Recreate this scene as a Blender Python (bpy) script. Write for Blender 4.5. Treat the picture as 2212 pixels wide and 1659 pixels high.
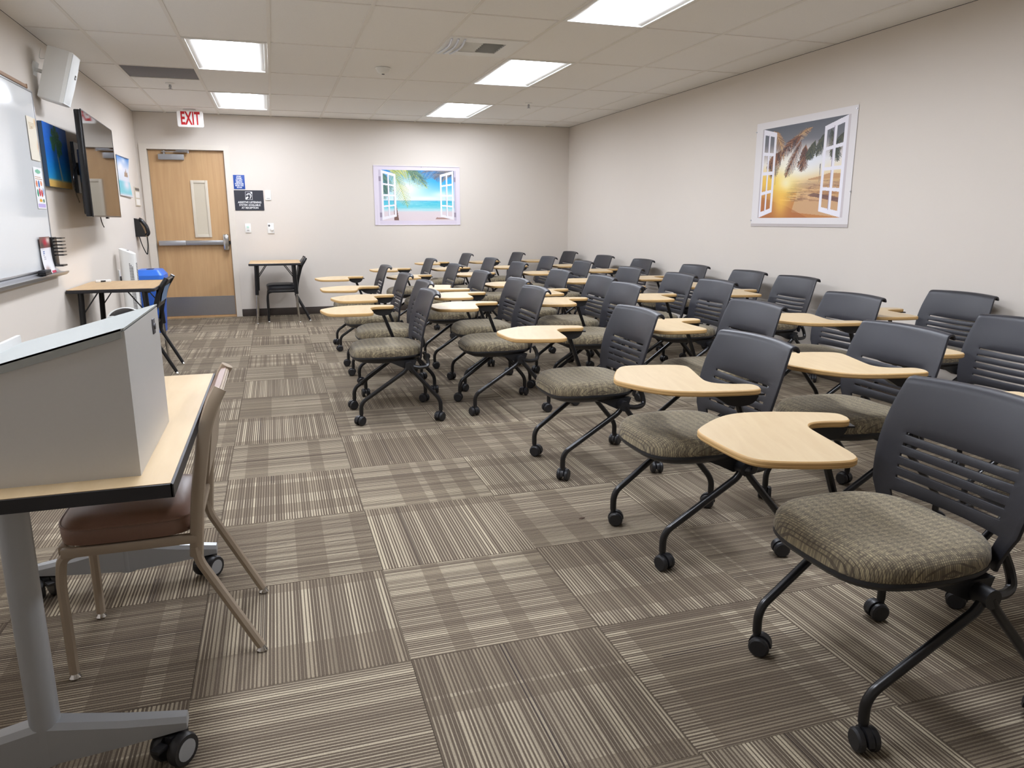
import bpy, bmesh, math, random
import numpy as np
from mathutils import Vector, Matrix

for o in list(bpy.data.objects):
    bpy.data.objects.remove(o, do_unlink=True)
scene = bpy.context.scene
COL = scene.collection
PI = math.pi
rnd = random.Random(7)

# ------------------------------------------------------------------ camera
XL, XR, YB, ZC, YF = -1.856, 3.885, 8.529, 2.562, -3.2
cam_d = bpy.data.cameras.new('camera')
cam_d.sensor_width = 36.0
cam_d.lens = 25.921
cam_d.clip_start = 0.05
cam = bpy.data.objects.new('camera', cam_d)
COL.objects.link(cam)
_r = Vector((0.95345751, -0.3015229, -0.00165101))
_u = Vector((0.06726013, 0.20734203, 0.97595356))
_f = Vector((0.29393002, 0.9306413, -0.21797229))
M4 = Matrix((( _r.x, _u.x, -_f.x, -0.29925), (_r.y, _u.y, -_f.y, -1.93874), (_r.z, _u.z, -_f.z, 1.26408), (0, 0, 0, 1)))
cam.matrix_world = M4
scene.camera = cam

# ------------------------------------------------------------------ world, exposure
w = bpy.data.worlds.new('world'); scene.world = w
w.use_nodes = True
w.node_tree.nodes['Background'].inputs[0].default_value = (0.9, 0.93, 1.0, 1)
w.node_tree.nodes['Background'].inputs[1].default_value = 0.02
vs = scene.view_settings
vs.view_transform = 'Standard'; vs.look = 'None'; vs.gamma = 1.0; vs.use_curve_mapping = False
vs.exposure = 0.0
LAMP = 38.5          # emission of the troffer lenses

# ------------------------------------------------------------------ materials
def srgb(r, g, b):
    f = lambda c: (c/255/12.92) if c/255 <= 0.04045 else ((c/255+0.055)/1.055)**2.4
    return (f(r), f(g), f(b), 1.0)

MATS = {}
def mat(name, col, rough=0.5, metal=0.0, spec=0.5, noise=0.0, nscale=30.0, bump=0.0, emit=0.0, alpha=1.0, coat=0.0):
    if name in MATS: return MATS[name]
    m = bpy.data.materials.new(name); m.use_nodes = True
    nt = m.node_tree; b = nt.nodes['Principled BSDF']
    b.inputs['Base Color'].default_value = col
    b.inputs['Roughness'].default_value = rough
    b.inputs['Metallic'].default_value = metal
    b.inputs['Specular IOR Level'].default_value = spec
    b.inputs['Alpha'].default_value = alpha
    b.inputs['Coat Weight'].default_value = coat
    if emit:
        b.inputs['Emission Color'].default_value = col
        b.inputs['Emission Strength'].default_value = emit
    if noise or bump:
        tc = nt.nodes.new('ShaderNodeTexCoord')
        n = nt.nodes.new('ShaderNodeTexNoise'); n.inputs['Scale'].default_value = nscale; n.inputs['Detail'].default_value = 4
        nt.links.new(tc.outputs['Object'], n.inputs['Vector'])
        if noise:
            mx = nt.nodes.new('ShaderNodeMix'); mx.data_type = 'RGBA'
            mx.inputs[6].default_value = tuple(c*(1-noise) for c in col[:3])+(1,)
            mx.inputs[7].default_value = tuple(min(1, c*(1+noise)) for c in col[:3])+(1,)
            nt.links.new(n.outputs['Fac'], mx.inputs[0]); nt.links.new(mx.outputs[2], b.inputs['Base Color'])
        if bump:
            bp = nt.nodes.new('ShaderNodeBump'); bp.inputs['Strength'].default_value = bump; bp.inputs['Distance'].default_value = 0.002
            nt.links.new(n.outputs['Fac'], bp.inputs['Height']); nt.links.new(bp.outputs[0], b.inputs['Normal'])
    MATS[name] = m
    return m

class NT:
    """tiny helper to chain math nodes"""
    def __init__(self, m): self.nt = m.node_tree
    def n(self, t, **kw):
        x = self.nt.nodes.new(t)
        for k, v in kw.items(): setattr(x, k, v)
        return x
    def link(self, a, b): self.nt.links.new(a, b)
    def math(self, op, a, b=None, c=None):
        x = self.n('ShaderNodeMath', operation=op)
        for i, v in enumerate((a, b, c)):
            if v is None: continue
            if isinstance(v, (int, float)): x.inputs[i].default_value = v
            else: self.link(v, x.inputs[i])
        return x.outputs[0]
    def mix(self, fac, a, b):
        x = self.n('ShaderNodeMix', data_type='RGBA')
        for i, v in ((0, fac), (6, a), (7, b)):
            if isinstance(v, (int, float)): x.inputs[i].default_value = v
            elif isinstance(v, tuple): x.inputs[i].default_value = v
            else: self.link(v, x.inputs[i])
        return x.outputs[2]

def carpet_material():
    m = mat('carpet', srgb(140, 125, 108), 0.95, spec=0.1)
    t = NT(m); b = m.node_tree.nodes['Principled BSDF']
    tc = t.n('ShaderNodeTexCoord'); oi = t.n('ShaderNodeObjectInfo')
    sp = t.n('ShaderNodeSeparateXYZ'); t.link(tc.outputs['Object'], sp.inputs[0])
    x, y = sp.outputs[0], sp.outputs[1]
    off = t.math('MULTIPLY', oi.outputs['Random'], 37.0)
    def wn1(v, seed):
        n = t.n('ShaderNodeTexWhiteNoise', noise_dimensions='2D')
        cb = t.n('ShaderNodeCombineXYZ'); t.link(v, cb.inputs[0])
        t.link(t.math('ADD', t.math('FLOOR', t.math('MULTIPLY', off, 13.0)), seed), cb.inputs[1])
        t.link(cb.outputs[0], n.inputs['Vector']); return n.outputs['Value']
    # thin yarn lines running along local x
    yy = t.math('MULTIPLY', t.math('ADD', y, 5.0), 1/0.0112)
    k0 = t.math('FLOOR', yy); fr_ = t.math('FRACT', yy)
    wid = t.math('MULTIPLY_ADD', wn1(k0, 0.0), 0.60, 0.12)
    k2 = t.math('FLOOR', t.math('MULTIPLY', t.math('ADD', y, 5.0), 1/0.0373))
    grp = wn1(k2, 3.0)
    amp = t.math('MULTIPLY_ADD', grp, 0.55, 0.45)
    dd = t.math('ABSOLUTE', t.math('SUBTRACT', fr_, 0.5))
    hi = t.n('ShaderNodeMapRange'); hi.interpolation_type = 'SMOOTHSTEP'
    t.link(t.math('SUBTRACT', t.math('MULTIPLY', wid, 0.5), dd), hi.inputs['Value'])
    hi.inputs['From Min'].default_value = -0.10; hi.inputs['From Max'].default_value = 0.10
    hi_o = t.math('MULTIPLY', hi.outputs[0], amp)
    # broad bands across the lines
    def band(freq, seed, thr, shift=0.0):
        v = t.math('FLOOR', t.math('MULTIPLY', t.math('ADD', x, 5.0+shift), freq))
        return t.math('GREATER_THAN', wn1(v, seed), thr)
    bd = t.math('MAXIMUM', band(9.0, 11.0, 0.70), band(15.0, 17.0, 0.84, 0.03))
    # band edge broken from yarn to yarn
    light = t.mix(bd, srgb(182, 170, 147), srgb(150, 138, 118))
    dark = t.mix(bd, srgb(97, 86, 74), srgb(96, 85, 73))
    col = t.mix(hi_o, dark, light)
    # two dark pin lines off centre
    def pin(pos, wd):
        d = t.math('ABSOLUTE', t.math('SUBTRACT', y, pos)); return t.math('LESS_THAN', d, wd)
    pp = t.math('MULTIPLY_ADD', oi.outputs['Random'], 0.24, -0.07)
    pins = t.math('MAXIMUM', pin(pp, 0.0019), pin(t.math('ADD', pp, 0.0115), 0.0019))
    r2 = t.math('FRACT', t.math('MULTIPLY', oi.outputs['Random'], 91.7))
    pins = t.math('MULTIPLY', pins, t.math('GREATER_THAN', t.math('ADD', t.math('MULTIPLY', x, 1.6), r2), 0.38))
    col = t.mix(t.math('MULTIPLY', pins, 0.8), col, srgb(62, 54, 52))
    # loop pile grain
    g = t.n('ShaderNodeTexNoise'); g.inputs['Scale'].default_value = 260.0; g.inputs['Detail'].default_value = 2.0
    t.link(tc.outputs['Object'], g.inputs['Vector'])
    gm = t.math('MULTIPLY_ADD', g.outputs['Fac'], 0.7, 0.65)
    mul = t.n('ShaderNodeVectorMath', operation='SCALE'); t.link(col, mul.inputs[0]); t.link(gm, mul.inputs['Scale'])
    tone = t.math('MULTIPLY_ADD', oi.outputs['Random'], 0.10, 0.93)
    mul2 = t.n('ShaderNodeVectorMath', operation='SCALE'); t.link(mul.outputs[0], mul2.inputs[0]); t.link(tone, mul2.inputs['Scale'])
    t.link(mul2.outputs[0], b.inputs['Base Color'])
    bp = t.n('ShaderNodeBump'); bp.inputs['Strength'].default_value = 0.5; bp.inputs['Distance'].default_value = 0.003
    t.link(t.math('ADD', t.math('MULTIPLY', hi_o, 0.6), g.outputs['Fac']), bp.inputs['Height']); t.link(bp.outputs[0], b.inputs['Normal'])
    return m

def fabric_material():
    m = mat('seat_tweed', srgb(112, 101, 76), 0.9, spec=0.2)
    t = NT(m); b = m.node_tree.nodes['Principled BSDF']
    tc = t.n('ShaderNodeTexCoord'); sp = t.n('ShaderNodeSeparateXYZ'); t.link(tc.outputs['Object'], sp.inputs[0])
    x, y = sp.outputs[0], sp.outputs[1]
    fx = t.math('MULTIPLY', x, 1/0.0062); fy = t.math('MULTIPLY', y, 1/0.0036)
    cx = t.math('FLOOR', fx); cy = t.math('FLOOR', fy)
    wn = t.n('ShaderNodeTexWhiteNoise', noise_dimensions='2D'); cb = t.n('ShaderNodeCombineXYZ')
    t.link(cx, cb.inputs[0]); t.link(cy, cb.inputs[1]); t.link(cb.outputs[0], wn.inputs['Vector'])
    ux = t.math('FRACT', fx); uy = t.math('FRACT', fy)
    dash = t.math('MULTIPLY', t.math('GREATER_THAN', ux, 0.3), t.math('GREATER_THAN', uy, 0.25))
    # soft plaid, about 2.6 cm by 1.5 cm
    px = t.math('SINE', t.math('MULTIPLY', x, 2*PI/0.031)); py = t.math('SINE', t.math('MULTIPLY', y, 2*PI/0.0185))
    pl_ = t.math('MULTIPLY_ADD', t.math('ADD', t.math('MULTIPLY', px, 0.8), py), 0.14, 0.34)
    fac = t.math('MULTIPLY', dash, t.math('ADD', t.math('MULTIPLY', wn.outputs['Value'], 0.38), pl_))
    fac = t.math('MINIMUM', t.math('MAXIMUM', fac, 0.0), 1.0)
    base = t.mix(t.math('MULTIPLY_ADD', t.math('ADD', px, py), 0.15, 0.5), srgb(74, 65, 56), srgb(110, 101, 84))
    lightc = t.mix(wn.outputs['Value'], srgb(142, 130, 104), srgb(184, 170, 134))
    t.link(t.mix(fac, base, lightc), b.inputs['Base Color'])
    b.inputs['Sheen Weight'].default_value = 0.15
    return m

def wood_material(name, c1, c2, rough, axis=0, scale=6.0, stretch=14.0, coat=0.0):
    m = mat(name, c1, rough, coat=coat)
    t = NT(m); b = m.node_tree.nodes['Principled BSDF']
    tc = t.n('ShaderNodeTexCoord'); mp = t.n('ShaderNodeMapping')
    s = [stretch*scale]*3; s[axis] = scale
    mp.inputs['Scale'].default_value = s
    t.link(tc.outputs['Object'], mp.inputs[0])
    n = t.n('ShaderNodeTexNoise'); n.inputs['Scale'].default_value = 1.0; n.inputs['Detail'].default_value = 5.0; n.inputs['Distortion'].default_value = 0.6
    t.link(mp.outputs[0], n.inputs['Vector'])
    r = t.n('ShaderNodeMapRange'); r.inputs['From Min'].default_value = 0.3; r.inputs['From Max'].default_value = 0.72
    t.link(n.outputs['Fac'], r.inputs['Value'])
    t.link(t.mix(r.outputs[0], c1, c2), b.inputs['Base Color'])
    return m

def ply_edge_material():
    m = mat('plywood_edge', srgb(196, 158, 100), 0.55)
    t = NT(m); b = m.node_tree.nodes['Principled BSDF']
    tc = t.n('ShaderNodeTexCoord'); sp = t.n('ShaderNodeSeparateXYZ'); t.link(tc.outputs['Object'], sp.inputs[0])
    wv = t.math('SINE', t.math('MULTIPLY', sp.outputs[2], 2*PI/0.0062))
    t.link(t.mix(t.math('MULTIPLY_ADD', wv, 0.5, 0.5), srgb(182, 143, 88), srgb(214, 178, 120)), b.inputs['Base Color'])
    return m

def tile_material():
    m = mat('ceiling_tile', srgb(226, 221, 212), 0.95, spec=0.1)
    t = NT(m); b = m.node_tree.nodes['Principled BSDF']
    tc = t.n('ShaderNodeTexCoord')
    n = t.n('ShaderNodeTexNoise'); n.inputs['Scale'].default_value = 160.0; n.inputs['Detail'].default_value = 3.0
    t.link(tc.outputs['Object'], n.inputs['Vector'])
    t.link(t.mix(n.outputs['Fac'], srgb(236, 234, 230), srgb(246, 244, 240)), b.inputs['Base Color'])
    bp = t.n('ShaderNodeBump'); bp.inputs['Strength'].default_value = 0.15; bp.inputs['Distance'].default_value = 0.002
    t.link(n.outputs['Fac'], bp.inputs['Height']); t.link(bp.outputs[0], b.inputs['Normal'])
    return m

def print_material():
    m = mat('printed_picture', (1, 1, 1, 1), 0.45, spec=0.3)
    t = NT(m); b = m.node_tree.nodes['Principled BSDF']
    a = t.n('ShaderNodeVertexColor'); a.layer_name = 'ink'
    t.link(a.outputs['Color'], b.inputs['Base Color'])
    return m

CARPET = carpet_material(); TWEED = fabric_material(); TILE = tile_material(); PRINT = print_material()
MAPLE = wood_material('maple_laminate', srgb(196, 172, 134), srgb(204, 182, 145), 0.38, axis=1, scale=5, stretch=8)
PLY = ply_edge_material()
OAK = wood_material('door_oak_veneer', srgb(188, 150, 106), srgb(200, 163, 118), 0.42, axis=2, scale=1.6, stretch=16)
DESKWOOD = wood_material('desk_oak_laminate', srgb(186, 152, 108), srgb(202, 170, 124), 0.4, axis=1, scale=4, stretch=10)
WALL = mat('wall_paint', srgb(220, 212, 202), 0.9, spec=0.2, noise=0.012, nscale=3, bump=0.03)
BASEB = mat('rubber_baseboard', srgb(64, 54, 47), 0.6)
PLASTIC = mat('black_plastic', srgb(40, 40, 46), 0.42, spec=0.5, noise=0.05, nscale=500, bump=0.08)
TUBE = mat('black_powder_coat', srgb(22, 22, 24), 0.28, spec=0.5)
RUBBER = mat('caster_black', srgb(30, 30, 33), 0.42)
PANB = mat('seat_pan_black', srgb(26, 26, 29), 0.45)
GRID = mat('grid_white', srgb(232, 228, 221), 0.6)
WHITE = mat('white_plastic', srgb(236, 236, 232), 0.4)
WHITEM = mat('white_metal', srgb(236, 236, 232), 0.45)
STEEL = mat('brushed_steel', srgb(170, 170, 172), 0.32, metal=0.9, noise=0.06, nscale=60)
ALU = mat('aluminium', srgb(190, 190, 192), 0.35, metal=0.8)
CHROME = mat('chrome', srgb(210, 208, 205), 0.15, metal=1.0)
SILVER = mat('silver_paint', srgb(166, 169, 172), 0.35, metal=0.25)
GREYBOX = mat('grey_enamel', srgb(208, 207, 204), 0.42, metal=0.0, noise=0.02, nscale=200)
TAN = mat('tan_metal', srgb(160, 145, 126), 0.42, spec=0.4)
VINYL = mat('brown_vinyl', srgb(120, 90, 74), 0.38, spec=0.5, noise=0.05, nscale=90, bump=0.08)
BVINYL = mat('black_vinyl', srgb(36, 36, 40), 0.4, bump=0.06, nscale=120)
BLACKEDGE = mat('black_edge_band', srgb(32, 32, 36), 0.45)
FRAMEP = mat('door_frame_paint', srgb(222, 214, 202), 0.5)
LENS = mat('lamp_lens', (0.935, 0.985, 1.10, 1), 0.5, emit=LAMP)
BLACK = mat('black_gloss', srgb(16, 16, 18), 0.25)
SCREEN = mat('screen_glass', srgb(10, 10, 11), 0.04, spec=0.7)
BOARD = mat('whiteboard_enamel', srgb(228, 230, 230), 0.12, spec=0.5)
PAPER = mat('paper', srgb(240, 238, 232), 0.8)
GREYP = mat('grey_plastic', srgb(150, 150, 150), 0.5)
BLUEP = mat('blue_plastic', srgb(34, 92, 190), 0.38, noise=0.04, nscale=8)
LINER = mat('bin_liner', srgb(225, 228, 232), 0.3, alpha=0.8)
RED = mat('exit_red', srgb(206, 36, 44), 0.5)
SIGNBLUE = mat('sign_blue', srgb(36, 76, 156), 0.45)
SIGNBLK = mat('sign_black', srgb(44, 45, 54), 0.45)
SIGNWHT = mat('sign_white', srgb(236, 236, 236), 0.5)
DARKGREY = mat('dark_grey', srgb(84, 82, 84), 0.6)

# ------------------------------------------------------------------ mesh helpers
class MB:
    def __init__(self): self.v = []; self.f = []; self.m = []; self.s = []
    def add(self, vs_, fs, mi=0, smooth=False):
        o = len(self.v); self.v += [tuple(p) for p in vs_]
        for f in fs: self.f.append([i+o for i in f]); self.m.append(mi); self.s.append(smooth)
        return self
    def box(self, x0, x1, y0, y1, z0, z1, mi=0, M=None, ch=0.0):
        """box; ch chamfers every edge"""
        if ch <= 0:
            vs_ = [(x, y, z) for z in (z0, z1) for y in (y0, y1) for x in (x0, x1)]
            fs = [(0, 2, 3, 1), (4, 5, 7, 6), (0, 1, 5, 4), (2, 6, 7, 3), (0, 4, 6, 2), (1, 3, 7, 5)]
        else:
            bm = bmesh.new(); bmesh.ops.create_cube(bm, size=1)
            for q in bm.verts: q.co = Vector(((x0+x1)/2+q.co.x*(x1-x0), (y0+y1)/2+q.co.y*(y1-y0), (z0+z1)/2+q.co.z*(z1-z0)))
            bmesh.ops.bevel(bm, geom=list(bm.edges), offset=ch, segments=2, profile=0.6, affect='EDGES')
            bm.verts.index_update()
            vs_ = [tuple(q.co) for q in bm.verts]; fs = [[q.index for q in f.verts] for f in bm.faces]; bm.free()
        if M is not None: vs_ = [tuple(M @ Vector(p)) for p in vs_]
        return self.add(vs_, fs, mi, ch > 0)
    def tube(self, pts, r, n=8, mi=0, closed=False, fillet=0.0, fs=4, sx=1.0):
        pts = [Vector(p) for p in pts]
        if fillet: pts = fillet_path(pts, fillet, fs)
        k = len(pts); rings = []
        t0 = (pts[1]-pts[0]).normalized()
        a = Vector((0, 0, 1)) if abs(t0.z) < 0.9 else Vector((1, 0, 0))
        nrm = (a - t0*a.dot(t0)).normalized()
        rr = r if isinstance(r, (list, tuple)) else [r]*k
        vs_ = []
        for i, p in enumerate(pts):
            if i == 0: t = pts[1]-pts[0]
            elif i == k-1: t = pts[-1]-pts[-2]
            else: t = (pts[i+1]-pts[i]).normalized()+(pts[i]-pts[i-1]).normalized()
            t.normalize(); nrm = (nrm - t*nrm.dot(t)).normalized(); bn = t.cross(nrm)
            for j in range(n):
                an = 2*PI*j/n; vs_.append(p+nrm*math.cos(an)*rr[i]+bn*math.sin(an)*rr[i]*sx)
        fs_ = [(i*n+j, i*n+(j+1) % n, (i+1)*n+(j+1) % n, (i+1)*n+j) for i in range(k-1) for j in range(n)]
        self.add(vs_, fs_, mi, True)
        o = len(self.v)-len(vs_)
        self.f.append([o+j for j in reversed(range(n))]); self.m.append(mi); self.s.append(False)
        self.f.append([o+(k-1)*n+j for j in range(n)]); self.m.append(mi); self.s.append(False)
        return self
    def cyl(self, p0, p1, r, n=16, mi=0, r2=None): return self.tube([p0, p1], [r, r if r2 is None else r2], n, mi)
    def prism(self, pts, z0, z1, mi=0, mi_side=None, ch=0.0, M=None, smooth_side=True):
        """extruded polygon (counter-clockwise list of 2-D points), optional chamfered rims"""
        n = len(pts); ms = mi if mi_side is None else mi_side
        def ins(d):
            out = []
            for i in range(n):
                a = Vector(pts[i-1]); b = Vector(pts[i]); c = Vector(pts[(i+1) % n])
                e1 = (b-a); e2 = (c-b)
                if e1.length < 1e-9 or e2.length < 1e-9: out.append(tuple(b)); continue
                n1 = Vector((-e1.y, e1.x)).normalized(); n2 = Vector((-e2.y, e2.x)).normalized()
                q = n1+n2; q = q.normalized() if q.length > 1e-6 else n1
                out.append(tuple(b+q*d/max(0.5, q.dot(n1))))
            return out
        if ch > 0: rings = [(ins(ch), z0), (pts, z0+ch), (pts, z1-ch), (ins(ch), z1)]
        else: rings = [(pts, z0), (pts, z1)]
        vs_ = [(p[0], p[1], z) for ring, z in rings for p in ring]
        if M is not None: vs_ = [tuple(M @ Vector(p)) for p in vs_]
        o = len(self.v); self.v += vs_
        for k in range(len(rings)-1):
            for i in range(n):
                j = (i+1) % n
                self.f.append([o+k*n+i, o+k*n+j, o+(k+1)*n+j, o+(k+1)*n+i]); self.m.append(ms); self.s.append(smooth_side)
        self.f.append([o+i for i in reversed(range(n))]); self.m.append(mi); self.s.append(False)
        self.f.append([o+(len(rings)-1)*n+i for i in range(n)]); self.m.append(mi); self.s.append(False)
        return self
    def lathe(self, prof, n=20, c=(0, 0, 0), mi=0, M=None):
        vs_ = []; k = len(prof)
        for r, z in prof:
            for j in range(n): vs_.append((c[0]+r*math.cos(2*PI*j/n), c[1]+r*math.sin(2*PI*j/n), c[2]+z))
        if M is not None: vs_ = [tuple(M @ Vector(p)) for p in vs_]
        fs = [(i*n+j, i*n+(j+1) % n, (i+1)*n+(j+1) % n, (i+1)*n+j) for i in range(k-1) for j in range(n)]
        o = len(self.v); self.add(vs_, fs, mi, True)
        self.f.append([o+j for j in reversed(range(n))]); self.m.append(mi); self.s.append(False)
        self.f.append([o+(k-1)*n+j for j in range(n)]); self.m.append(mi); self.s.append(False)
        return self
    def mesh(self, name, mats):
        me = bpy.data.meshes.new(name); me.from_pydata(self.v, [], self.f)
        for m in (mats if isinstance(mats, (list, tuple)) else [mats]): me.materials.append(m)
        me.polygons.foreach_set('material_index', self.m); me.polygons.foreach_set('use_smooth', self.s)
        bm = bmesh.new(); bm.from_mesh(me); bmesh.ops.recalc_face_normals(bm, faces=bm.faces); bm.to_mesh(me); bm.free()
        me.set_sharp_from_angle(angle=math.radians(38)); me.update()
        return me
    def build(self, name, mats, parent=None, loc=(0, 0, 0), rot=(0, 0, 0)):
        return link(name, self.mesh(name, mats), parent, loc, rot)

def link(name, data, parent=None, loc=(0, 0, 0), rot=(0, 0, 0)):
    o = bpy.data.objects.new(name, data); COL.objects.link(o)
    o.location = loc; o.rotation_euler = rot
    if parent is not None: o.parent = parent
    return o

def fillet_path(pts, r, n):
    out = [pts[0]]
    for i in range(1, len(pts)-1):
        a, b, c = pts[i-1], pts[i], pts[i+1]
        d1 = (a-b); d2 = (c-b); k = min(r, d1.length*0.48, d2.length*0.48)
        p = b+d1.normalized()*k; q = b+d2.normalized()*k
        for j in range(n+1):
            u = j/n; out.append(p*(1-u)**2+b*2*u*(1-u)+q*u*u)
    out.append(pts[-1]); return out

def chaikin(pts, it=2):
    for _ in range(it):
        o = []
        for i in range(len(pts)):
            a, b = pts[i], pts[(i+1) % len(pts)]
            o.append((a[0]*.75+b[0]*.25, a[1]*.75+b[1]*.25)); o.append((a[0]*.25+b[0]*.75, a[1]*.25+b[1]*.75))
        pts = o
    return pts

def rrect(x0, x1, y0, y1, r, n=4):
    out = []
    for cx, cy, a0 in ((x1-r, y0+r, -PI/2), (x1-r, y1-r, 0), (x0+r, y1-r, PI/2), (x0+r, y0+r, PI)):
        for i in range(n+1): a = a0+PI/2*i/n; out.append((cx+r*math.cos(a), cy+r*math.sin(a)))
    return out

def thing(name, label, cat, loc=(0, 0, 0), rotz=0.0, group=None):
    o = link(name, None, None, loc, (0, 0, rotz)); o.empty_display_size = 0.1
    return tag(o, label, cat, group)
def tag(o, label, cat, group=None):
    o['label'] = label; o['category'] = cat
    if group: o['group'] = group
    return o
def struct(o, label=None):
    o['kind'] = 'structure'
    if label: o['label'] = label
    return o
def dup(root, loc, rotz):
    r = root.copy(); COL.objects.link(r); r.location = loc; r.rotation_euler = (0, 0, rotz)
    for ch in list(root.children):
        c = ch.copy(); COL.objects.link(c); c.parent = r
        for g in list(ch.children):
            d = g.copy(); COL.objects.link(d); d.parent = c
    return r
def text_mesh(s, size, bold=0.0, align='CENTER', sx=1.0, depth=0.0008):
    cu = bpy.data.curves.new('lettering', 'FONT'); cu.body = s; cu.size = size; cu.align_x = align; cu.align_y = 'CENTER'
    cu.offset = bold; cu.extrude = depth; cu.resolution_u = 3; cu.space_character = 1.05
    o = bpy.data.objects.new('lettering', cu); COL.objects.link(o)
    dg = bpy.context.evaluated_depsgraph_get(); me = bpy.data.meshes.new_from_object(o.evaluated_get(dg))
    bpy.data.objects.remove(o, do_unlink=True)
    me.transform(Matrix.Diagonal((sx, 1, 1, 1)))
    return me
def text_part(s, size, m, parent, loc, rot, bold=0.0, sx=1.0, name='lettering', align='CENTER'):
    me = text_mesh(s, size, bold, align, sx); me.materials.clear(); me.materials.append(m)
    return link(name, me, parent, loc, rot)

# ------------------------------------------------------------------ the room
def part(parent, name, mats, fn, loc=(0, 0, 0), rot=(0, 0, 0)):
    mb = MB(); fn(mb); return mb.build(name, mats, parent, loc, rot)

# walls
T = 0.12
struct(part(None, 'wall_left', WALL, lambda b: b.box(XL-T, XL, YF-T, YB+T, 0, ZC)))
struct(part(None, 'wall_right', WALL, lambda b: b.box(XR, XR+T, YF-T, YB+T, 0, ZC)))
struct(part(None, 'wall_front', WALL, lambda b: b.box(XL, XR, YF-T, YF, 0, ZC)))
DX0, DX1, DH = -1.738, -0.843, 2.124     # door leaf
FX0, FX1, FH = -1.822, -0.775, 2.185     # frame outside
def wb(b):
    b.box(FX1-0.02, XR, YB, YB+T, 0, ZC); b.box(XL, FX0+0.02, YB, YB+T, 0, ZC); b.box(FX0+0.02, FX1-0.02, YB, YB+T, FH-0.02, ZC)
struct(part(None, 'wall_back', WALL, wb))
struct(part(None, 'baseboard_back', BASEB, lambda b: b.box(FX1+0.002, XR-0.002, YB-0.011, YB, 0.002, 0.098, ch=0.004)))
struct(part(None, 'baseboard_left', BASEB, lambda b: b.box(XL, XL+0.011, YF, YB-0.03, 0.002, 0.098, ch=0.004)))
struct(part(None, 'baseboard_right', BASEB, lambda b: b.box(XR-0.011, XR, YF, YB-0.012, 0.002, 0.098, ch=0.004)))

# floor slab and carpet tiles
floor = struct(part(None, 'floor', DARKGREY, lambda b: b.box(XL-T, XR+T, YF-T, YB+T, -0.08, -0.006)))
U = 0.6; G = 0.0006
tile_me = None
def tile_mesh(x0, x1, y0, y1):
    b = MB(); b.box(x0, x1, y0, y1, -0.006, 0.0); 
    me = b.mesh('carpet_tile', CARPET); return me
full = tile_mesh(-U/2+G, U/2-G, -U/2+G, U/2-G)
for i in range(-4, 8):
    for j in range(-9, 16):
        x0, x1, y0, y1 = i*U, (i+1)*U, j*U, (j+1)*U
        cx, cy = (x0+x1)/2, (y0+y1)/2
        a0, a1 = max(x0, XL), min(x1, XR); b0, b1 = max(y0, YF), min(y1, YB+0.06)
        if a1-a0 < 0.01 or b1-b0 < 0.01: continue
        q = 0 if (i+j) % 2 == 0 else 1
        if rnd.random() < 0.5: q += 2
        rot = q*PI/2
        if a1-a0 > U-1e-6 and b1-b0 > U-1e-6: me = full
        else:
            R2 = Matrix.Rotation(-rot, 3, 'Z')
            p = R2 @ Vector((a0-cx, b0-cy, 0)); s_ = R2 @ Vector((a1-cx, b1-cy, 0))
            me = tile_mesh(min(p.x, s_.x)+G, max(p.x, s_.x)-G, min(p.y, s_.y)+G, max(p.y, s_.y)-G)
        link('carpet_tile', me, floor, (cx, cy, 0), (0, 0, rot))

# ceiling: plenum board, grid bars, tiles
ceiling = struct(part(None, 'ceiling', DARKGREY, lambda b: b.box(XL-T, XR+T, YF-T, YB+T, ZC+0.16, ZC+0.2)))
GX = [-1.4885+0.6237*k for k in range(9)]
GY = [3.0761+1.221*k for k in range(-6, 5)]
xs = [XL]+GX+[XR]; ys = [YF]+[g for g in GY if g > YF+0.05]+[YB]
BW = 0.012
for x in GX: part(ceiling, 'grid_bar', GRID, lambda b: b.box(x-BW, x+BW, YF, YB, ZC-0.001, ZC+0.03))
LIGHTX = {1, 5}            # grid cells (between GX[k] and GX[k+1]) that hold troffers
light_rows = [1.8551+2.442*k for k in range(-1, 3)]
lights = []; special = []
for k in range(len(xs)-1):
    for j in range(len(ys)-1):
        x0, x1, y0, y1 = xs[k], xs[k+1], ys[j], ys[j+1]
        if j > 0:
            part(ceiling, 'grid_bar', GRID, lambda b: b.box(x0+BW, x1-BW, y0-BW*0.7, y0+BW*0.7, ZC-0.001, ZC+0.03))
        if (k-1) in LIGHTX and any(abs(y0-r) < 0.05 for r in light_rows) and y1-y0 > 1.1:
            lights.append((x0, x1, y0, y1)); continue
        ya, yb = y0, y1
        if abs(x0-GX[4]) < .01 and abs(y1-4.2971) < .01:      # air vent takes the far half
            yb = y1-0.61; special.append(('vent', x0, x1, yb, y1))
            part(ceiling, 'grid_bar', GRID, lambda b: b.box(x0+BW, x1-BW, yb-BW*0.7, yb+BW*0.7, ZC-0.001, ZC+0.03))
        if abs(x0-GX[0]) < .01 and abs(y0-5.5181) < .01:      # grey return panel takes the near half
            ya = y0+0.57; special.append(('grey', x0, x1, y0, ya))
            part(ceiling, 'grid_bar', GRID, lambda b: b.box(x0+BW, x1-BW, ya-BW*0.7, ya+BW*0.7, ZC-0.001, ZC+0.03))
        part(ceiling, 'ceiling_tile', TILE, lambda b: b.box(x0+0.001, x1-0.001, ya+0.001, yb-0.001, ZC+0.003, ZC+0.018))

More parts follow.
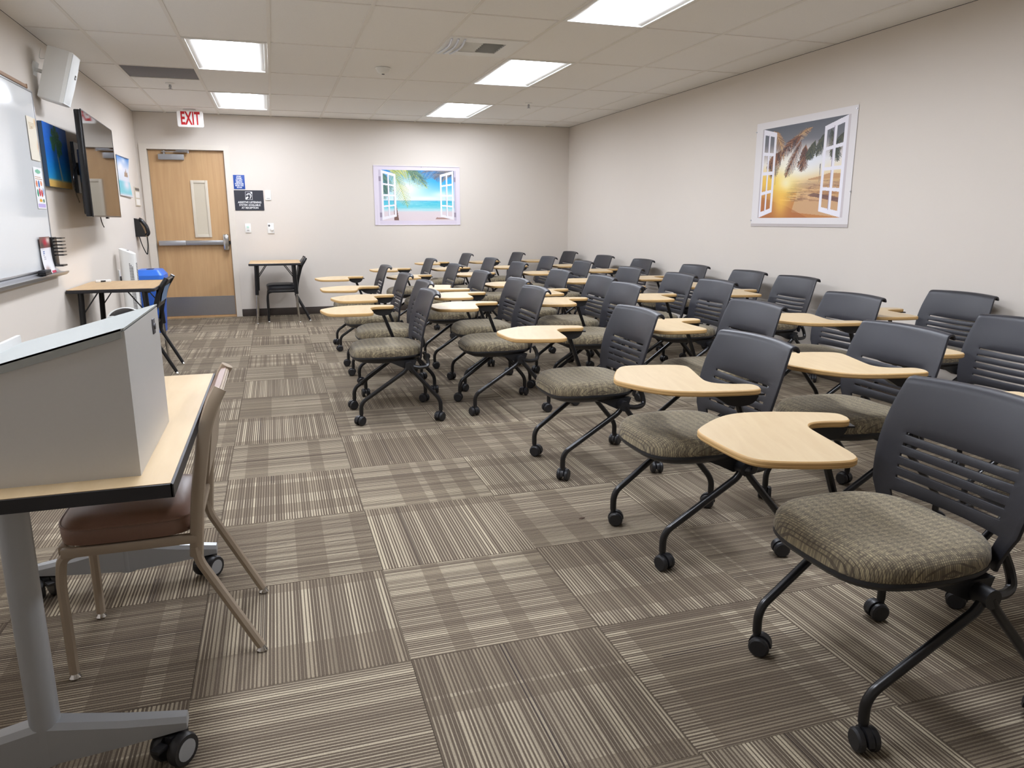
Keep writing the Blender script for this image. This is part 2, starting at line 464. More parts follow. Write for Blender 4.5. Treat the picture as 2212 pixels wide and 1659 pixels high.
def troffer(x0, x1, y0, y1, label):
    cx, cy = (x0+x1)/2, (y0+y1)/2; hw, hl = (x1-x0)/2-0.013, (y1-y0)/2-0.01
    t = thing('ceiling_light', label, 'ceiling light', (cx, cy, ZC), 0, 'recessed ceiling lights')
    f = MB(); fw = 0.022
    f.box(-hw, -hw+fw, -hl, hl, -0.004, 0.006); f.box(hw-fw, hw, -hl, hl, -0.004, 0.006)
    f.box(-hw+fw, hw-fw, -hl, -hl+fw, -0.004, 0.006); f.box(-hw+fw, hw-fw, hl-fw, hl, -0.004, 0.006)
    f.build('frame', WHITEM, t)
    lw = 0.135
    for s in (-1, 1):
        r = MB(); n = 8; pr = []
        for i in range(n+1):
            u = i/n; pr.append((s*(hw-fw+(lw-hw+fw)*u), 0.002+0.076*(1-math.cos(u*PI/2))))
        vs_ = [(p[0], yy, p[1]+dz) for p in pr for yy, dz in ((-hl+fw, 0), (hl-fw, 0))]
        r.add(vs_, [(2*i, 2*i+1, 2*i+3, 2*i+2) for i in range(n)], 0, True)
        r.build('reflector_wing', WHITEM, t)
    l = MB(); n = 10; pr = [(lw*math.cos(PI*i/n), 0.074-0.069*math.sin(PI*i/n)) for i in range(n+1)]
    l.add([(p[0], yy, p[1]) for p in pr for yy in (-hl+fw+0.03, hl-fw-0.03)], [(2*i, 2*i+1, 2*i+3, 2*i+2) for i in range(n)], 0, True)
    l.build('lens', LENS, t)
    for s in (-1, 1):
        e = MB(); y = s*(hl-fw)
        e.add([(-hw+fw, y, 0), (hw-fw, y, 0), (hw-fw, y-s*0.03, 0.1), (-hw+fw, y-s*0.03, 0.1)], [(0, 1, 2, 3)]); e.build('end_plate', WHITEM, t)
    part(t, 'housing', WHITEM, lambda b: b.box(-hw, hw, -hl, hl, 0.102, 0.12))
LL = {(0, 6.7): 'recessed ceiling light nearest the exit sign above the door',
      (0, 4.3): 'recessed ceiling light with a hazy panel in front, left of the ceiling centre',
      (1, 6.7): 'farthest recessed ceiling light over the tablet chairs, near the back wall',
      (1, 4.3): 'recessed ceiling light beside the air vent over the tablet chairs',
      (1, 1.9): 'large bright ceiling light cut by the top edge of the photo'}
for (x0, x1, y0, y1) in lights:
    key = (0 if x0 < 0.5 else 1, round(y0, 1)); side = 'whiteboard' if key[0] == 0 else 'chair'
    troffer(x0, x1, y0, y1, LL.get(key, 'recessed ceiling light above the %s side, %s' % (side, 'just over the top edge of the photo' if y0 > 0 else 'overhead of the camera' if y0 > -2 else 'behind the camera')))

for kind, x0, x1, y0, y1 in special:
    cx, cy = (x0+x1)/2, (y0+y1)/2
    if kind == 'grey':
        g = part(None, 'return_air_panel', mat('grey_panel', srgb(122, 120, 124), 0.8, noise=0.05, nscale=150), lambda b: b.box(x0+.013, x1-.013, y0+.01, y1-.01, ZC+0.004, ZC+0.016, ch=0.002))
        tag(g, 'flat grey return air panel in the ceiling near the door', 'ceiling panel')
    else:
        v = thing('air_vent', 'white square air vent with curved louvres in the ceiling', 'air vent', (cx, cy, ZC))
        hx, hy = (x1-x0)/2-0.013, (y1-y0)/2-0.01
        part(v, 'face_plate', WHITEM, lambda b: (b.box(-hx, -0.165, -hy, hy, -0.003, 0.012), b.box(0.165, hx, -hy, hy, -0.003, 0.012), b.box(-0.165, 0.165, -hy, -0.165, -0.003, 0.012), b.box(-0.165, 0.165, 0.165, hy, -0.003, 0.012)))
        part(v, 'duct', DARKGREY, lambda b: b.box(-0.165, 0.165, -0.165, 0.165, 0.05, 0.055))
        for k in range(7):
            yy = -0.15+0.05*k
            for sx_ in (-1, 1):
                part(v, 'louvre', WHITEM, lambda b: b.add([(sx_*0.004, yy, -0.002), (sx_*0.163, yy, -0.002), (sx_*0.163, yy+sx_*0.028, 0.03), (sx_*0.004, yy+sx_*0.028, 0.03)], [(0, 1, 2, 3)]))
        for k in range(3):
            part(v, 'deflector', mat('clear_deflector', srgb(208, 212, 222), 0.25), lambda b: b.tube([(-hx+0.02+0.05*k, -hy+0.04, -0.004), (-hx+0.05+0.05*k, 0, -0.012), (-hx+0.02+0.05*k, hy-0.04, -0.004)], 0.009, 6, fillet=0.2, fs=6))

sd = thing('smoke_detector', 'white domed ceiling sensor in the middle of the ceiling', 'smoke detector', (0.709, 5.0, ZC))
part(sd, 'base', WHITE, lambda b: b.lathe([(0.066, 0.0), (0.066, -0.008), (0.06, -0.014)], 24))
part(sd, 'dome', WHITE, lambda b: b.lathe([(0.058, -0.012), (0.055, -0.026), (0.035, -0.046), (0.02, -0.05)], 24))
part(sd, 'lens', DARKGREY, lambda b: b.lathe([(0.014, -0.049), (0.012, -0.054)], 12))
for (x, y, lb) in ((-1.169, 6.357, 'small ceiling sprinkler near the grey panel and exit sign'), (2.583, 6.535, 'small ceiling sprinkler right of the farthest ceiling light')):
    s = thing('sprinkler', lb, 'sprinkler', (x, y, ZC), 0, 'ceiling sprinklers')
    part(s, 'escutcheon', WHITEM, lambda b: b.lathe([(0.042, 0.002), (0.04, -0.004), (0.016, -0.012)], 20))
    part(s, 'stem', STEEL, lambda b: b.lathe([(0.011, -0.01), (0.009, -0.03), (0.006, -0.034), (0.006, -0.05)], 10))
    part(s, 'deflector', STEEL, lambda b: b.lathe([(0.021, -0.05), (0.021, -0.053)], 14))
    for k in (-1, 1): part(s, 'frame_arm', STEEL, lambda b: b.tube([(k*0.01, 0, -0.02), (k*0.013, 0, -0.035), (k*0.003, 0, -0.05)], 0.002, 5))

# ------------------------------------------------------------------ door
YD = YB+0.045    # face of the leaf
door = struct(link('door_1', None, None, ((DX0+DX1)/2, YB, 0)))
door['label'] = 'oak veneer door with a narrow covered window and push bar'
ox = (DX0+DX1)/2
def rel(b): return b
def dpart(name, m, fn, parent=door): return part(parent, name, m, fn, (-ox, -YB, 0) if parent is door else (0, 0, 0))
def frame(b):
    for (a0, a1) in ((FX0, DX0), (DX1, FX1)):
        b.box(a0, a1, YB-0.018, YB+0.10, 0.002, FH)
    b.box(DX0, DX1, YB-0.018, YB+0.10, DH, FH)
dpart('door_frame', FRAMEP, frame)
dpart('stop_bead', mat('stop_grey', srgb(150, 142, 132), 0.6), lambda b: (b.box(DX0, DX0+0.006, YB+0.03, YB+0.044, 0, DH), b.box(DX1-0.006, DX1, YB+0.03, YB+0.044, 0, DH), b.box(DX0, DX1, YB+0.03, YB+0.044, DH-0.006, DH)))
leaf = dpart('door_leaf', OAK, lambda b: b.box(DX0+0.004, DX1-0.004, YD, YD+0.045, 0.012, DH-0.004))
part(leaf, 'kick_plate', STEEL, lambda b: b.box(DX0+0.02, DX1-0.015, YD-0.0025, YD, 0.03, 0.28))
def litef(b):
    x0, x1, z0, z1 = -1.273, -1.070, 1.043, 1.757; w_ = 0.034
    b.box(x0, x0+w_, YD-0.014, YD, z0, z1, ch=.003); b.box(x1-w_, x1, YD-0.014, YD, z0, z1, ch=.003)
    b.box(x0+w_, x1-w_, YD-0.014, YD, z0, z0+w_, ch=.003); b.box(x0+w_, x1-w_, YD-0.014, YD, z1-w_, z1, ch=.003)
lf_ = part(leaf, 'vision_frame', mat('beige_metal', srgb(214, 204, 186), 0.45), litef)
part(leaf, 'covered_pane', mat('covered_glass', srgb(206, 196, 176), 0.3), lambda b: b.box(-1.24, -1.103, YD-0.004, YD, 1.076, 1.724))
cl = dpart('door_closer', mat('closer_paint', srgb(152, 152, 154), 0.4, metal=0.3), lambda b: b.box(-1.615, -1.317, YD-0.055, YD, 2.0, 2.068, ch=.006))
part(cl, 'closer_arm', STEEL, lambda b: (b.box(-1.57, -1.26, YD-0.075, YD-0.06, 2.09, 2.1), b.cyl((-1.545, YD-0.03, 2.06), (-1.545, YD-0.03, 2.11), 0.014, 12), b.box(-1.40, -1.255, YD-0.09, YD-0.04, 2.104, 2.114), b.cyl((-1.262, YD-0.065, 2.08), (-1.262, YD-0.065, 2.118), 0.013, 12)))
eb = dpart('push_bar', STEEL, lambda b: (b.box(-1.385, -0.93, YD-0.055, YD-0.012, 0.945, 1.004, ch=.006), b.box(-1.70, -0.90, YD-0.02, YD, 0.945, 1.003)))
part(eb, 'touch_pad', ALU, lambda b: b.box(-1.705, -1.385, YD-0.066, YD-0.012, 0.944, 1.006, ch=.008))
part(eb, 'latch_case', CHROME, lambda b: b.box(-0.938, -0.868, YD-0.075, YD, 0.875, 1.083, ch=.02))
part(eb, 'latch_bolt', BLACK, lambda b: b.box(-0.868, -0.85, YD-0.03, YD, 0.955, 0.995))
dpart('threshold', mat('wood_threshold', srgb(172, 140, 100), 0.5), lambda b: b.box(DX0, DX1, YB+0.0, YB+0.09, 0.0, 0.012))
dpart('corridor_panel', DARKGREY, lambda b: b.box(FX0, FX1, YB+0.1, YB+0.11, 0, FH))

# ------------------------------------------------------------------ tablet-arm chairs (local +x is the sitter's front, +y the sitter's left)
def back_profile(z):
    """x of the back shell surface centre line at height z"""
    t_ = (z-0.40)/(0.80-0.40)
    return -0.150-0.012*t_-0.125*max(0, t_-0.25)**1.6
def make_backrest():
    b = MB()
    uu = [-1, -.93, -.86, -.78, -.70, -.5, -.25, 0, .25, .5, .70, .78, .86, .93, 1]
    slots = [0.532, 0.563, 0.594, 0.625, 0.656]
    zz = [0.395, 0.42, 0.445, 0.468, 0.482, 0.50]
    for s in slots: zz += [s-0.0034, s+0.0034]
    zz += [0.68, 0.71, 0.74, 0.765, 0.785, 0.797]
    def hw(z):
        if z < 0.50: return 0.192+0.042*((z-0.395)/0.105)**1.3
        return 0.234+0.016*math.sin(PI*min(1, (z-0.50)/0.30))
    pts = []
    for z in zz:
        for u in uu:
            hw_ = hw(z); zc = z+(0.006*(1-u*u) if z > 0.7 else -0.012*(1-u*u) if 0.5 < z < 0.67 else 0)
            x = back_profile(z)+0.034*u*u-0.02
            pts.append((x, hw_*u, zc))
    # rolled top lip
    for dx, dz in ((-0.008, 0.006), (-0.020, 0.008), (-0.031, 0.004), (-0.037, -0.005), (-0.037, -0.014)):
        for u in uu:
            k = 1-0.02*abs(dx)/0.04
            pts.append((back_profile(0.797)+0.034*u*u-0.02+dx, hw(0.797)*u*k, 0.797+dz+0.006*(1-u*u)))
    nu = len(uu); nr = len(pts)//nu
    fs = []
    for r in range(nr-1):
        for c in range(nu-1):
            if r < len(zz)-1:
                zl, zh = zz[r], zz[r+1]
                if zl < 0.48-1e-6 and not (c < 3 or c >= nu-4): continue
                if any(abs(zl-(s-0.0034)) < 1e-6 for s in slots) and 4 <= c < nu-5: continue
            fs.append((r*nu+c, r*nu+c+1, (r+1)*nu+c+1, (r+1)*nu+c))
    me = bpy.data.meshes.new('backrest'); me.from_pydata(pts, [], fs)
    o = bpy.data.objects.new('tmp', me); COL.objects.link(o)
    so = o.modifiers.new('s', 'SOLIDIFY'); so.thickness = 0.011; so.offset = 0; so.use_even_offset = False
    bv = o.modifiers.new('b', 'BEVEL'); bv.width = 0.003; bv.segments = 2; bv.limit_method = 'ANGLE'; bv.angle_limit = math.radians(50)
    dg = bpy.context.evaluated_depsgraph_get(); out = bpy.data.meshes.new_from_object(o.evaluated_get(dg))
    bpy.data.objects.remove(o, do_unlink=True)
    out.materials.append(PLASTIC); out.polygons.foreach_set('use_smooth', [True]*len(out.polygons))
    bm = bmesh.new(); bm.from_mesh(out); bmesh.ops.delete(bm, geom=[v for v in bm.verts if not v.link_faces], context='VERTS'); bmesh.ops.recalc_face_normals(bm, faces=bm.faces); bm.to_mesh(out); bm.free()
    out.set_sharp_from_angle(angle=math.radians(35))
    return out

def seat_outline(n=44, k=1.0):
    pts = []
    for i in range(n):
        a = 2*PI*i/n; c, s = math.cos(a), math.sin(a); e = 2/3.5
        x = math.copysign(abs(c)**e, c); y = math.copysign(abs(s)**e, s)
        wy = 0.236-0.014*x*(-1 if x < 0 else 0.6)          # slightly narrower to the back
        if x < 0: wy = 0.236-0.03*x*x
        pts.append((0.057+0.228*x*k, wy*y*k))
    return pts
def make_cushion():
    b = MB(); n = 44
    levels = [(0.90, 0.418), (0.985, 0.424), (1.0, 0.438), (0.985, 0.456), (0.94, 0.470), (0.84, 0.479), (0.66, 0.481), (0.42, 0.478), (0.18, 0.476)]
    vs_ = []
    for k, z in levels:
        for (x, y) in seat_outline(n, k):
            # waterfall at the front, slight dish in the middle
            zz = z-0.016*max(0, (x-0.16)/0.12)**2*(1 if z > 0.43 else 0.5)+0.006*min(1, abs(y)/0.2)*(1 if z > 0.45 else 0)
            vs_.append((x, y, zz))
    fs = [(r*n+j, r*n+(j+1) % n, (r+1)*n+(j+1) % n, (r+1)*n+j) for r in range(len(levels)-1) for j in range(n)]
    b.add(vs_, fs, 0, True); L = len(levels)-1
    b.f.append([L*n+j for j in range(n)]); b.m.append(0); b.s.append(True)
    b.f.append([j for j in reversed(range(n))]); b.m.append(0); b.s.append(False)
    return b.mesh('seat', TWEED)
def make_pan():
    b = MB(); n = 44; levels = [(0.60, 0.372), (0.80, 0.384), (0.955, 0.404), (1.0, 0.418), (0.995, 0.427), (0.9, 0.427)]
    vs_ = [(x, y, z-0.008*max(0, (x-0.16)/0.12)**2) for k, z in levels for (x, y) in seat_outline(n, k)]
    fs = [(r*n+j, r*n+(j+1) % n, (r+1)*n+(j+1) % n, (r+1)*n+j) for r in range(len(levels)-1) for j in range(n)]
    b.add(vs_, fs, 0, True); L = len(levels)-1
    b.f.append([L*n+j for j in range(n)]); b.m.append(0); b.s.append(False)
    b.f.append([j for j in reversed(range(n))]); b.m.append(0); b.s.append(False)
    for s in (-1, 1):
        pr = [(-0.11, 0.396), (-0.098, 0.364), (-0.075, 0.345), (-0.03, 0.345), (0.03, 0.375), (0.09, 0.402)]; k = len(pr)
        vs_ = [(p[0], s*y, p[1]) for y in (0.176, 0.212) for p in pr]
        b.add(vs_, [(i, (i+1) % k, k+(i+1) % k, k+i) for i in range(k)]+[list(range(k))[::-1], list(range(k, 2*k))])
    return b.mesh('seat_pan', PANB)
SEAT_ME, PAN_ME, BACK_ME = make_cushion(), make_pan(), make_backrest()
HUB = (-0.055, 0.238, 0.362)
def leg_mesh(front, s):
    b = MB()
    if front: p = [(HUB[0]+0.004, s*0.238, 0.366), (HUB[0]+0.026, s*0.238, 0.332), (0.236, s*0.215, 0.152), (0.252, s*0.212, 0.12), (0.252, s*0.212, 0.068)]
    else: p = [(HUB[0]-0.004, s*0.246, 0.366), (HUB[0]-0.02, s*0.248, 0.336), (-0.231, s*0.255, 0.152), (-0.247, s*0.256, 0.12), (-0.247, s*0.256, 0.068)]
    b.tube(p, 0.0132, 10, fillet=0.022, fs=4)
    return b.mesh('leg', TUBE)
LEG_ME = {(f, s): leg_mesh(f, s) for f in (True, False) for s in (-1, 1)}
def caster_meshes():
    h = MB()
    h.cyl((0, 0, 0.03), (0, 0, 0.082), 0.0062, 8)
    n = 10; ring = [(0.033*math.cos(PI*(i/n)*1.05-0.1)-0.012, 0.031+0.033*math.sin(PI*(i/n)*1.05-0.1)) for i in range(n+1)]
    prof = ring+[(-0.02, 0.03), (0.0, 0.026)]
    vs_ = [(p[0], y, p[1]) for y in (-0.0075, 0.0075) for p in prof]; k = len(prof)
    fs = [(i, (i+1) % k, k+(i+1) % k, k+i) for i in range(k)]+[list(range(k))[::-1], list(range(k, 2*k))]
    h.add(vs_, fs, 0, False)
    h.cyl((0, 0, 0.052), (0, 0, 0.07), 0.011, 10)
    w_ = MB(); w_.lathe([(0.006, -0.0105), (0.024, -0.0105), (0.0295, -0.006), (0.0305, 0.0), (0.0295, 0.006), (0.024, 0.0105), (0.006, 0.0105)], 18, M=Matrix.Rotation(PI/2, 4, 'X'))
    return h.mesh('caster', RUBBER), w_.mesh('wheel', RUBBER)
CAST_ME, WHEEL_ME = caster_meshes()
def tube_frame_mesh(s):
    b = MB()
    b.tube([(HUB[0]-0.01, s*0.225, 0.362), (-0.125, s*0.222, 0.345), (-0.185, s*0.205, 0.352), (-0.182, s*0.19, 0.40), (-0.160, s*0.188, 0.44)], 0.0125, 9, fillet=0.03, fs=5)
    return b.mesh('back_tube', TUBE)
def hub_mesh(s):
    b = MB(); b.cyl((HUB[0], s*0.208, 0.366), (HUB[0], s*0.258, 0.366), 0.0255, 18)
    return b.mesh('hub', PANB)
HUB_ME = {s: hub_mesh(s) for s in (-1, 1)}; BT_ME = {s: tube_frame_mesh(s) for s in (-1, 1)}
# writing tablet: outline in (forward, outward from the chair centre) for a right-hand arm, pivot at PV
PV = (0.03, 0.285)
TAB = [(-0.035, 0.338), (-0.05, 0.30), (-0.05, 0.27), (-0.035, 0.240), (0.03, 0.238), (0.082, 0.222), (0.103, 0.185), (0.103, 0.145), (0.088, 0.02), (0.078, -0.07), (0.085, -0.105), (0.115, -0.128), (0.20, -0.138), (0.30, -0.135), (0.345, -0.118), (0.375, -0.07), (0.42, 0.07), (0.43, 0.125), (0.418, 0.165), (0.345, 0.27), (0.28, 0.325), (0.19, 0.347), (0.08, 0.347)]
def tablet_mesh(s):
    # s=-1 right-hand arm (sitter's right is -y), +1 left-hand
    pts = chaikin([(p[0]-PV[0], s*(p[1]-PV[1])) for p in TAB], 2)
    area = sum(pts[i][0]*pts[(i+1) % len(pts)][1]-pts[(i+1) % len(pts)][0]*pts[i][1] for i in range(len(pts)))
    if area < 0: pts = pts[::-1]
    b = MB(); b.prism(pts, 0.0, 0.02, 0, 1, ch=0.004); return b.mesh('writing_tablet', [MAPLE, PLY])
def bracket_mesh(s):
    b = MB()
    M_ = Matrix.Translation((0.02, 0, 0))
    pr = chaikin([(-0.075, -0.002), (-0.06, -0.03), (-0.03, -0.045), (0.03, -0.045), (0.075, -0.015), (0.10, -0.002)], 1)
    vs_ = [(p[0]+0.0, y, p[1]) for y in (-0.026, 0.026) for p in pr]; k = len(pr)
    b.add(vs_, [(i, (i+1) % k, k+(i+1) % k, k+i) for i in range(k)]+[list(range(k))[::-1], list(range(k, 2*k))])
    b.box(-0.09, 0.12, -0.03, 0.03, -0.006, 0.0)
    return b.mesh('swivel_bracket', PANB)
def post_mesh(s):
    b = MB(); y = s*0.29
    b.tube([(HUB[0], s*0.25, 0.362), (HUB[0]-0.015, s*0.278, 0.366), (HUB[0]-0.012, y, 0.39), (0.03, y, 0.645)], 0.013, 8, fillet=0.03, sx=0.9)
    return b.mesh('tablet_post', TUBE)
TAB_ME = {s: tablet_mesh(s) for s in (-1, 1)}; BR_ME = {s: bracket_mesh(s) for s in (-1, 1)}; POST_ME = {s: post_mesh(s) for s in (-1, 1)}
CROSS = MB().tube([(HUB[0], -0.22, 0.362), (HUB[0], 0.22, 0.362)], 0.011, 8).mesh('cross_bar', TUBE)

def tablet_chair(xc, yc, hand, rz, tab_deg, label, crot):
    t = thing('tablet_chair', label, 'chair', (xc, yc, 0), PI+math.radians(rz), 'tablet-arm chairs')
    link('seat', SEAT_ME, t); link('seat_pan', PAN_ME, t); link('backrest', BACK_ME, t)
    link('cross_bar', CROSS, t)
    i = 0
    for s in (-1, 1):
        link('hub', HUB_ME[s], t); link('back_tube', BT_ME[s], t)
        for fr in (True, False):
            link('leg', LEG_ME[(fr, s)], t)
            p = (0.252, s*0.212) if fr else (-0.247, s*0.256)
            c = link('caster', CAST_ME, t, (p[0], p[1], 0.0), (0, 0, crot[i])); i += 1
            for k in (-1, 1): link('wheel', WHEEL_ME, c, (-0.012, k*0.0185, 0.0308))
    link('tablet_post', POST_ME[hand], t)
    tb = link('writing_tablet', TAB_ME[hand], t, (PV[0], hand*PV[1], 0.671), (0, 0, math.radians(tab_deg)*hand))
    tb['label'] = 'pale maple writing tablet with plywood edge'
    link('swivel_bracket', BR_ME[hand], tb)
    return t

ORD = ['nearest the camera', 'second from the camera', 'third from the camera', 'fourth from the camera', 'fifth from the camera', 'sixth from the camera', 'seventh from the camera', 'farthest from the camera']
ROWN = ['the front row by the aisle', 'the second row from the aisle', 'the third row from the aisle', 'the fourth row from the aisle', 'the last row along the right wall']
def adj(x, y, r): return (-0.3+(x+.538)*r-.238, -1.94+(y+2.19)*r-.25)
A3 = 1.03
ROWS = [
  [(0.40, 2.835), (0.515, 3.59), (0.505, 4.39), (0.505, 5.60)],
  [(1.24, -1.47), (1.24, -0.485), (1.24, 0.51), (1.232, 1.497), (1.137, 2.828), (1.25, 3.55), adj(1.16, 4.29, 1.027), adj(1.17, 5.36, A3), adj(1.15, 6.48, A3)],
  [(2.03, -0.45), (2.03, 0.56), adj(1.95, 1.49, 1.02), adj(1.80, 2.77, 1.025), adj(1.92, 3.45, 1.028), adj(1.86, 4.20, A3), adj(1.89, 5.48, A3), adj(1.85, 6.41, A3), adj(1.87, 7.62, A3)],
  [(2.73, 0.56), adj(2.77, 1.68, 1.02), adj(2.56, 2.82, 1.025), adj(2.65, 3.50, 1.028), adj(2.62, 4.35, A3), adj(2.61, 5.46, A3), adj(2.60, 6.50, A3), adj(2.60, 7.69, A3)],
  [adj(3.55, 1.62, 1.0), adj(3.37, 2.95, 1.02), adj(3.44, 3.69, 1.01), adj(3.44, 4.58, 1.01), adj(3.42, 5.65, 1.02), adj(3.39, 6.62, 1.02), adj(3.41, 7.83, 1.02)],
]
LEFT = {(1, 2), (2, 1), (3, 1), (1, 6)}
TABROT = {(1, 1): 19, (1, 2): -12, (2, 1): -12, (3, 1): -12, (1, 6): -8}
crnd = random.Random(3)
for ri, row in enumerate(ROWS):
    for ci, (x, y) in enumerate(row):
        hand = 1 if (ri, ci) in LEFT else -1
        x = min(x, 3.54)
        nm = ORD[ci] if ci < len(row)-1 or len(row) == 1 else ORD[7]
        if ri in (1, 2) and ci == 7: nm = 'eighth from the camera'
        lb = 'black %stablet-arm chair in %s, %s' % ('left-hand ' if hand == 1 else '', ROWN[ri], nm)
        tablet_chair(x, y, hand, 0, TABROT.get((ri, ci), 11+crnd.uniform(-5, 5)), lb, [crnd.uniform(0, 2*PI) for _ in range(4)])
# the chair fully known from close by: casters as in the picture are random swivels

# ------------------------------------------------------------------ stacking side chairs (built facing -x; x = 0 at the rear feet)
def side_chair(name, label, loc, frame_m, pad_m, wd, top, back_m2=None, lean=0.0, pad_t=0.03):
    t = thing(name, label, 'chair', loc)
    h = wd/2; r = 0.0142
    for s in (-1, 1):
        y = s*h
        part(t, 'upright', frame_m, lambda b: b.tube([(-0.155, y, 0.33), (-0.13+lean*0.2, y, 0.50), (-0.075+lean*0.6, y, top-0.10), (-0.03+lean, y*0.98, top-0.03), (-0.01+lean, y*0.94, top+0.005)], 0.0185, 10, fillet=0.06, sx=0.66, fs=5))
        part(t, 'leg', frame_m, lambda b: b.tube([(-0.155, y, 0.36), (-0.150, y, 0.315), (-0.003, y*1.0, 0.018)], r, 8, fillet=0.05, fs=5))
        part(t, 'leg', frame_m, lambda b: b.tube([(-0.44, y*0.98, 0.385), (-0.492, y*0.96, 0.372), (-0.503, y*0.94, 0.30), (-0.503, y*0.92, 0.018)], r, 8, fillet=0.05, fs=5))
        part(t, 'seat_rail', frame_m, lambda b: b.box(-0.49, -0.145, y-0.012 if s < 0 else y-0.012, y+0.012, 0.372, 0.398, ch=.005))
        for x, yy in ((-0.001, y), (-0.503, y*0.92)):
            part(t, 'glide', CHROME, lambda b: b.lathe([(0.015, 0.001), (0.0165, 0.005), (0.012, 0.012), (0.008, 0.02)], 12, (x, yy, 0)))
    part(t, 'front_rail', frame_m, lambda b: b.box(-0.50, -0.474, -h+0.01, h-0.01, 0.372, 0.398, ch=.005))
    part(t, 'back_rail', frame_m, lambda b: b.box(-0.165, -0.140, -h+0.01, h-0.01, 0.40, 0.42, ch=.004))
    c = MB(); n = 36
    def ol(k):
        o = []
        for i in range(n):
            a = 2*PI*i/n; cc, ss = math.cos(a), math.sin(a); e = 2/5.0
            o.append((-0.327+0.178*math.copysign(abs(cc)**e, cc)*k, (h+0.01)*math.copysign(abs(ss)**e, ss)*k))
        return o
    lv = [(0.93, 0.399), (0.985, 0.402), (1.0, 0.42), (1.0, 0.438), (0.985, 0.45), (0.90, 0.462), (0.7, 0.469), (0.35, 0.473)]
    c.add([(x, y, z) for k, z in lv for (x, y) in ol(k)], [(q*n+j, q*n+(j+1) % n, (q+1)*n+(j+1) % n, (q+1)*n+j) for q in range(len(lv)-1) for j in range(n)], 0, True)
    c.f.append([(len(lv)-1)*n+j for j in range(n)]); c.m.append(0); c.s.append(True); c.f.append([j for j in reversed(range(n))]); c.m.append(0); c.s.append(False)
    st = c.build('seat', pad_m, t)
    part(st, 'piping', pad_m, lambda b: b.tube([(x, y, 0.449) for (x, y) in ol(0.992)]+[(ol(0.992)[0][0], ol(0.992)[0][1], 0.449)], 0.004, 6))
    # padded back following the uprights
    p = MB(); rows = []
    zz = [0.555, 0.58, 0.62, 0.68, top-0.10, top-0.05, top-0.02, top]
    def px(z):
        if z < top-0.10: return -0.155+(0.08+lean*0.6)*(z-0.33)/(top-0.43)
        return -0.075+lean*0.6+(0.055+lean*0.4)*(z-top+0.10)/0.10
    ny = 9; vs_ = []
    for side in (0, 1):
        for z in zz:
            e = min(1, (z-zz[0])/0.03, (top-z)/0.03+0.15)
            for k in range(ny):
                u = -1+2*k/(ny-1); x = px(z)
                th = pad_t*max(0.25, e)*(1-0.75*abs(u)**4)
                vs_.append((x-0.004-th if side == 0 else x+0.006+0.01*max(0, e)*(1-abs(u)**4), u*(h-0.012), z))
    k = len(zz); o = k*ny; fs = []
    for r_ in range(k-1):
        for c_ in range(ny-1):
            a = r_*ny+c_; fs.append((a, a+1, a+ny+1, a+ny)); fs.append((o+a, o+a+ny, o+a+ny+1, o+a+1))
    for c_ in range(ny-1):
        fs.append((c_, o+c_, o+c_+1, c_+1)); a = (k-1)*ny+c_; fs.append((a, a+1, o+a+1, o+a))
    for r_ in range(k-1):
        a = r_*ny; fs.append((a, a+ny, o+a+ny, o+a)); a += ny-1; fs.append((a, o+a, o+a+ny, a+ny))
    p.add(vs_, fs, 0, True); p.build('backrest', pad_m, t)
    part(t, 'top_rail', frame_m, lambda b: b.tube([(-0.014+lean, -h*0.93, top-0.012), (-0.014+lean, h*0.93, top-0.012)], 0.009, 8))
    if lean:
        zs = (0.56, 0.62, 0.68, top-0.10, top-0.05, top-0.01)
        q = MB(); q.add([(px(z)+dx, y, z) for dx in (0.010, 0.019) for z in zs for y in (-h+0.004, 0.0, h-0.004)], [(3*i+j, 3*i+j+1, 3*i+j+4, 3*i+j+3) for i in range(5) for j in range(2)]+[(18+3*i+j, 18+3*i+j+3, 18+3*i+j+4, 18+3*i+j+1) for i in range(5) for j in range(2)]+[(15, 16, 34, 33), (16, 17, 35, 34), (0, 18, 19, 1), (1, 19, 20, 2)]+[(3*i, 3*i+3, 21+3*i, 18+3*i) for i in range(5)]+[(3*i+2, 20+3*i, 23+3*i, 3*i+5) for i in range(5)], 0, True)
        q.build('back_shell', frame_m, t)
    if back_m2:  # thin patch in a second colour over the rear of the backrest
        part(t, 'back_shell', back_m2, lambda b: b.add([(px(z)+0.021, y, z) for z in (0.60, 0.66, 0.72, top-0.06) for y in (-h*0.7, -0.02, h*0.75)], [(3*i+j, 3*i+j+1, 3*i+j+4, 3*i+j+3) for i in range(3) for j in range(2)]))
    return t
side_chair('side_chair', 'tan metal chair with brown vinyl seat, pushed under the lectern table', (-0.416, 0.372, 0), TAN, VINYL, 0.372, 0.805, lean=-0.045, pad_t=0.018)
side_chair('side_chair', 'black vinyl chair at the small desk below the screen', (-1.157, 4.935, 0), TUBE, BVINYL, 0.45, 0.79, mat('pale_blue_patch', srgb(120, 150, 190), 0.6))
side_chair('side_chair', 'black vinyl chair at the small desk against the back wall', (0.07, 8.02, 0), TUBE, BVINYL, 0.45, 0.79)

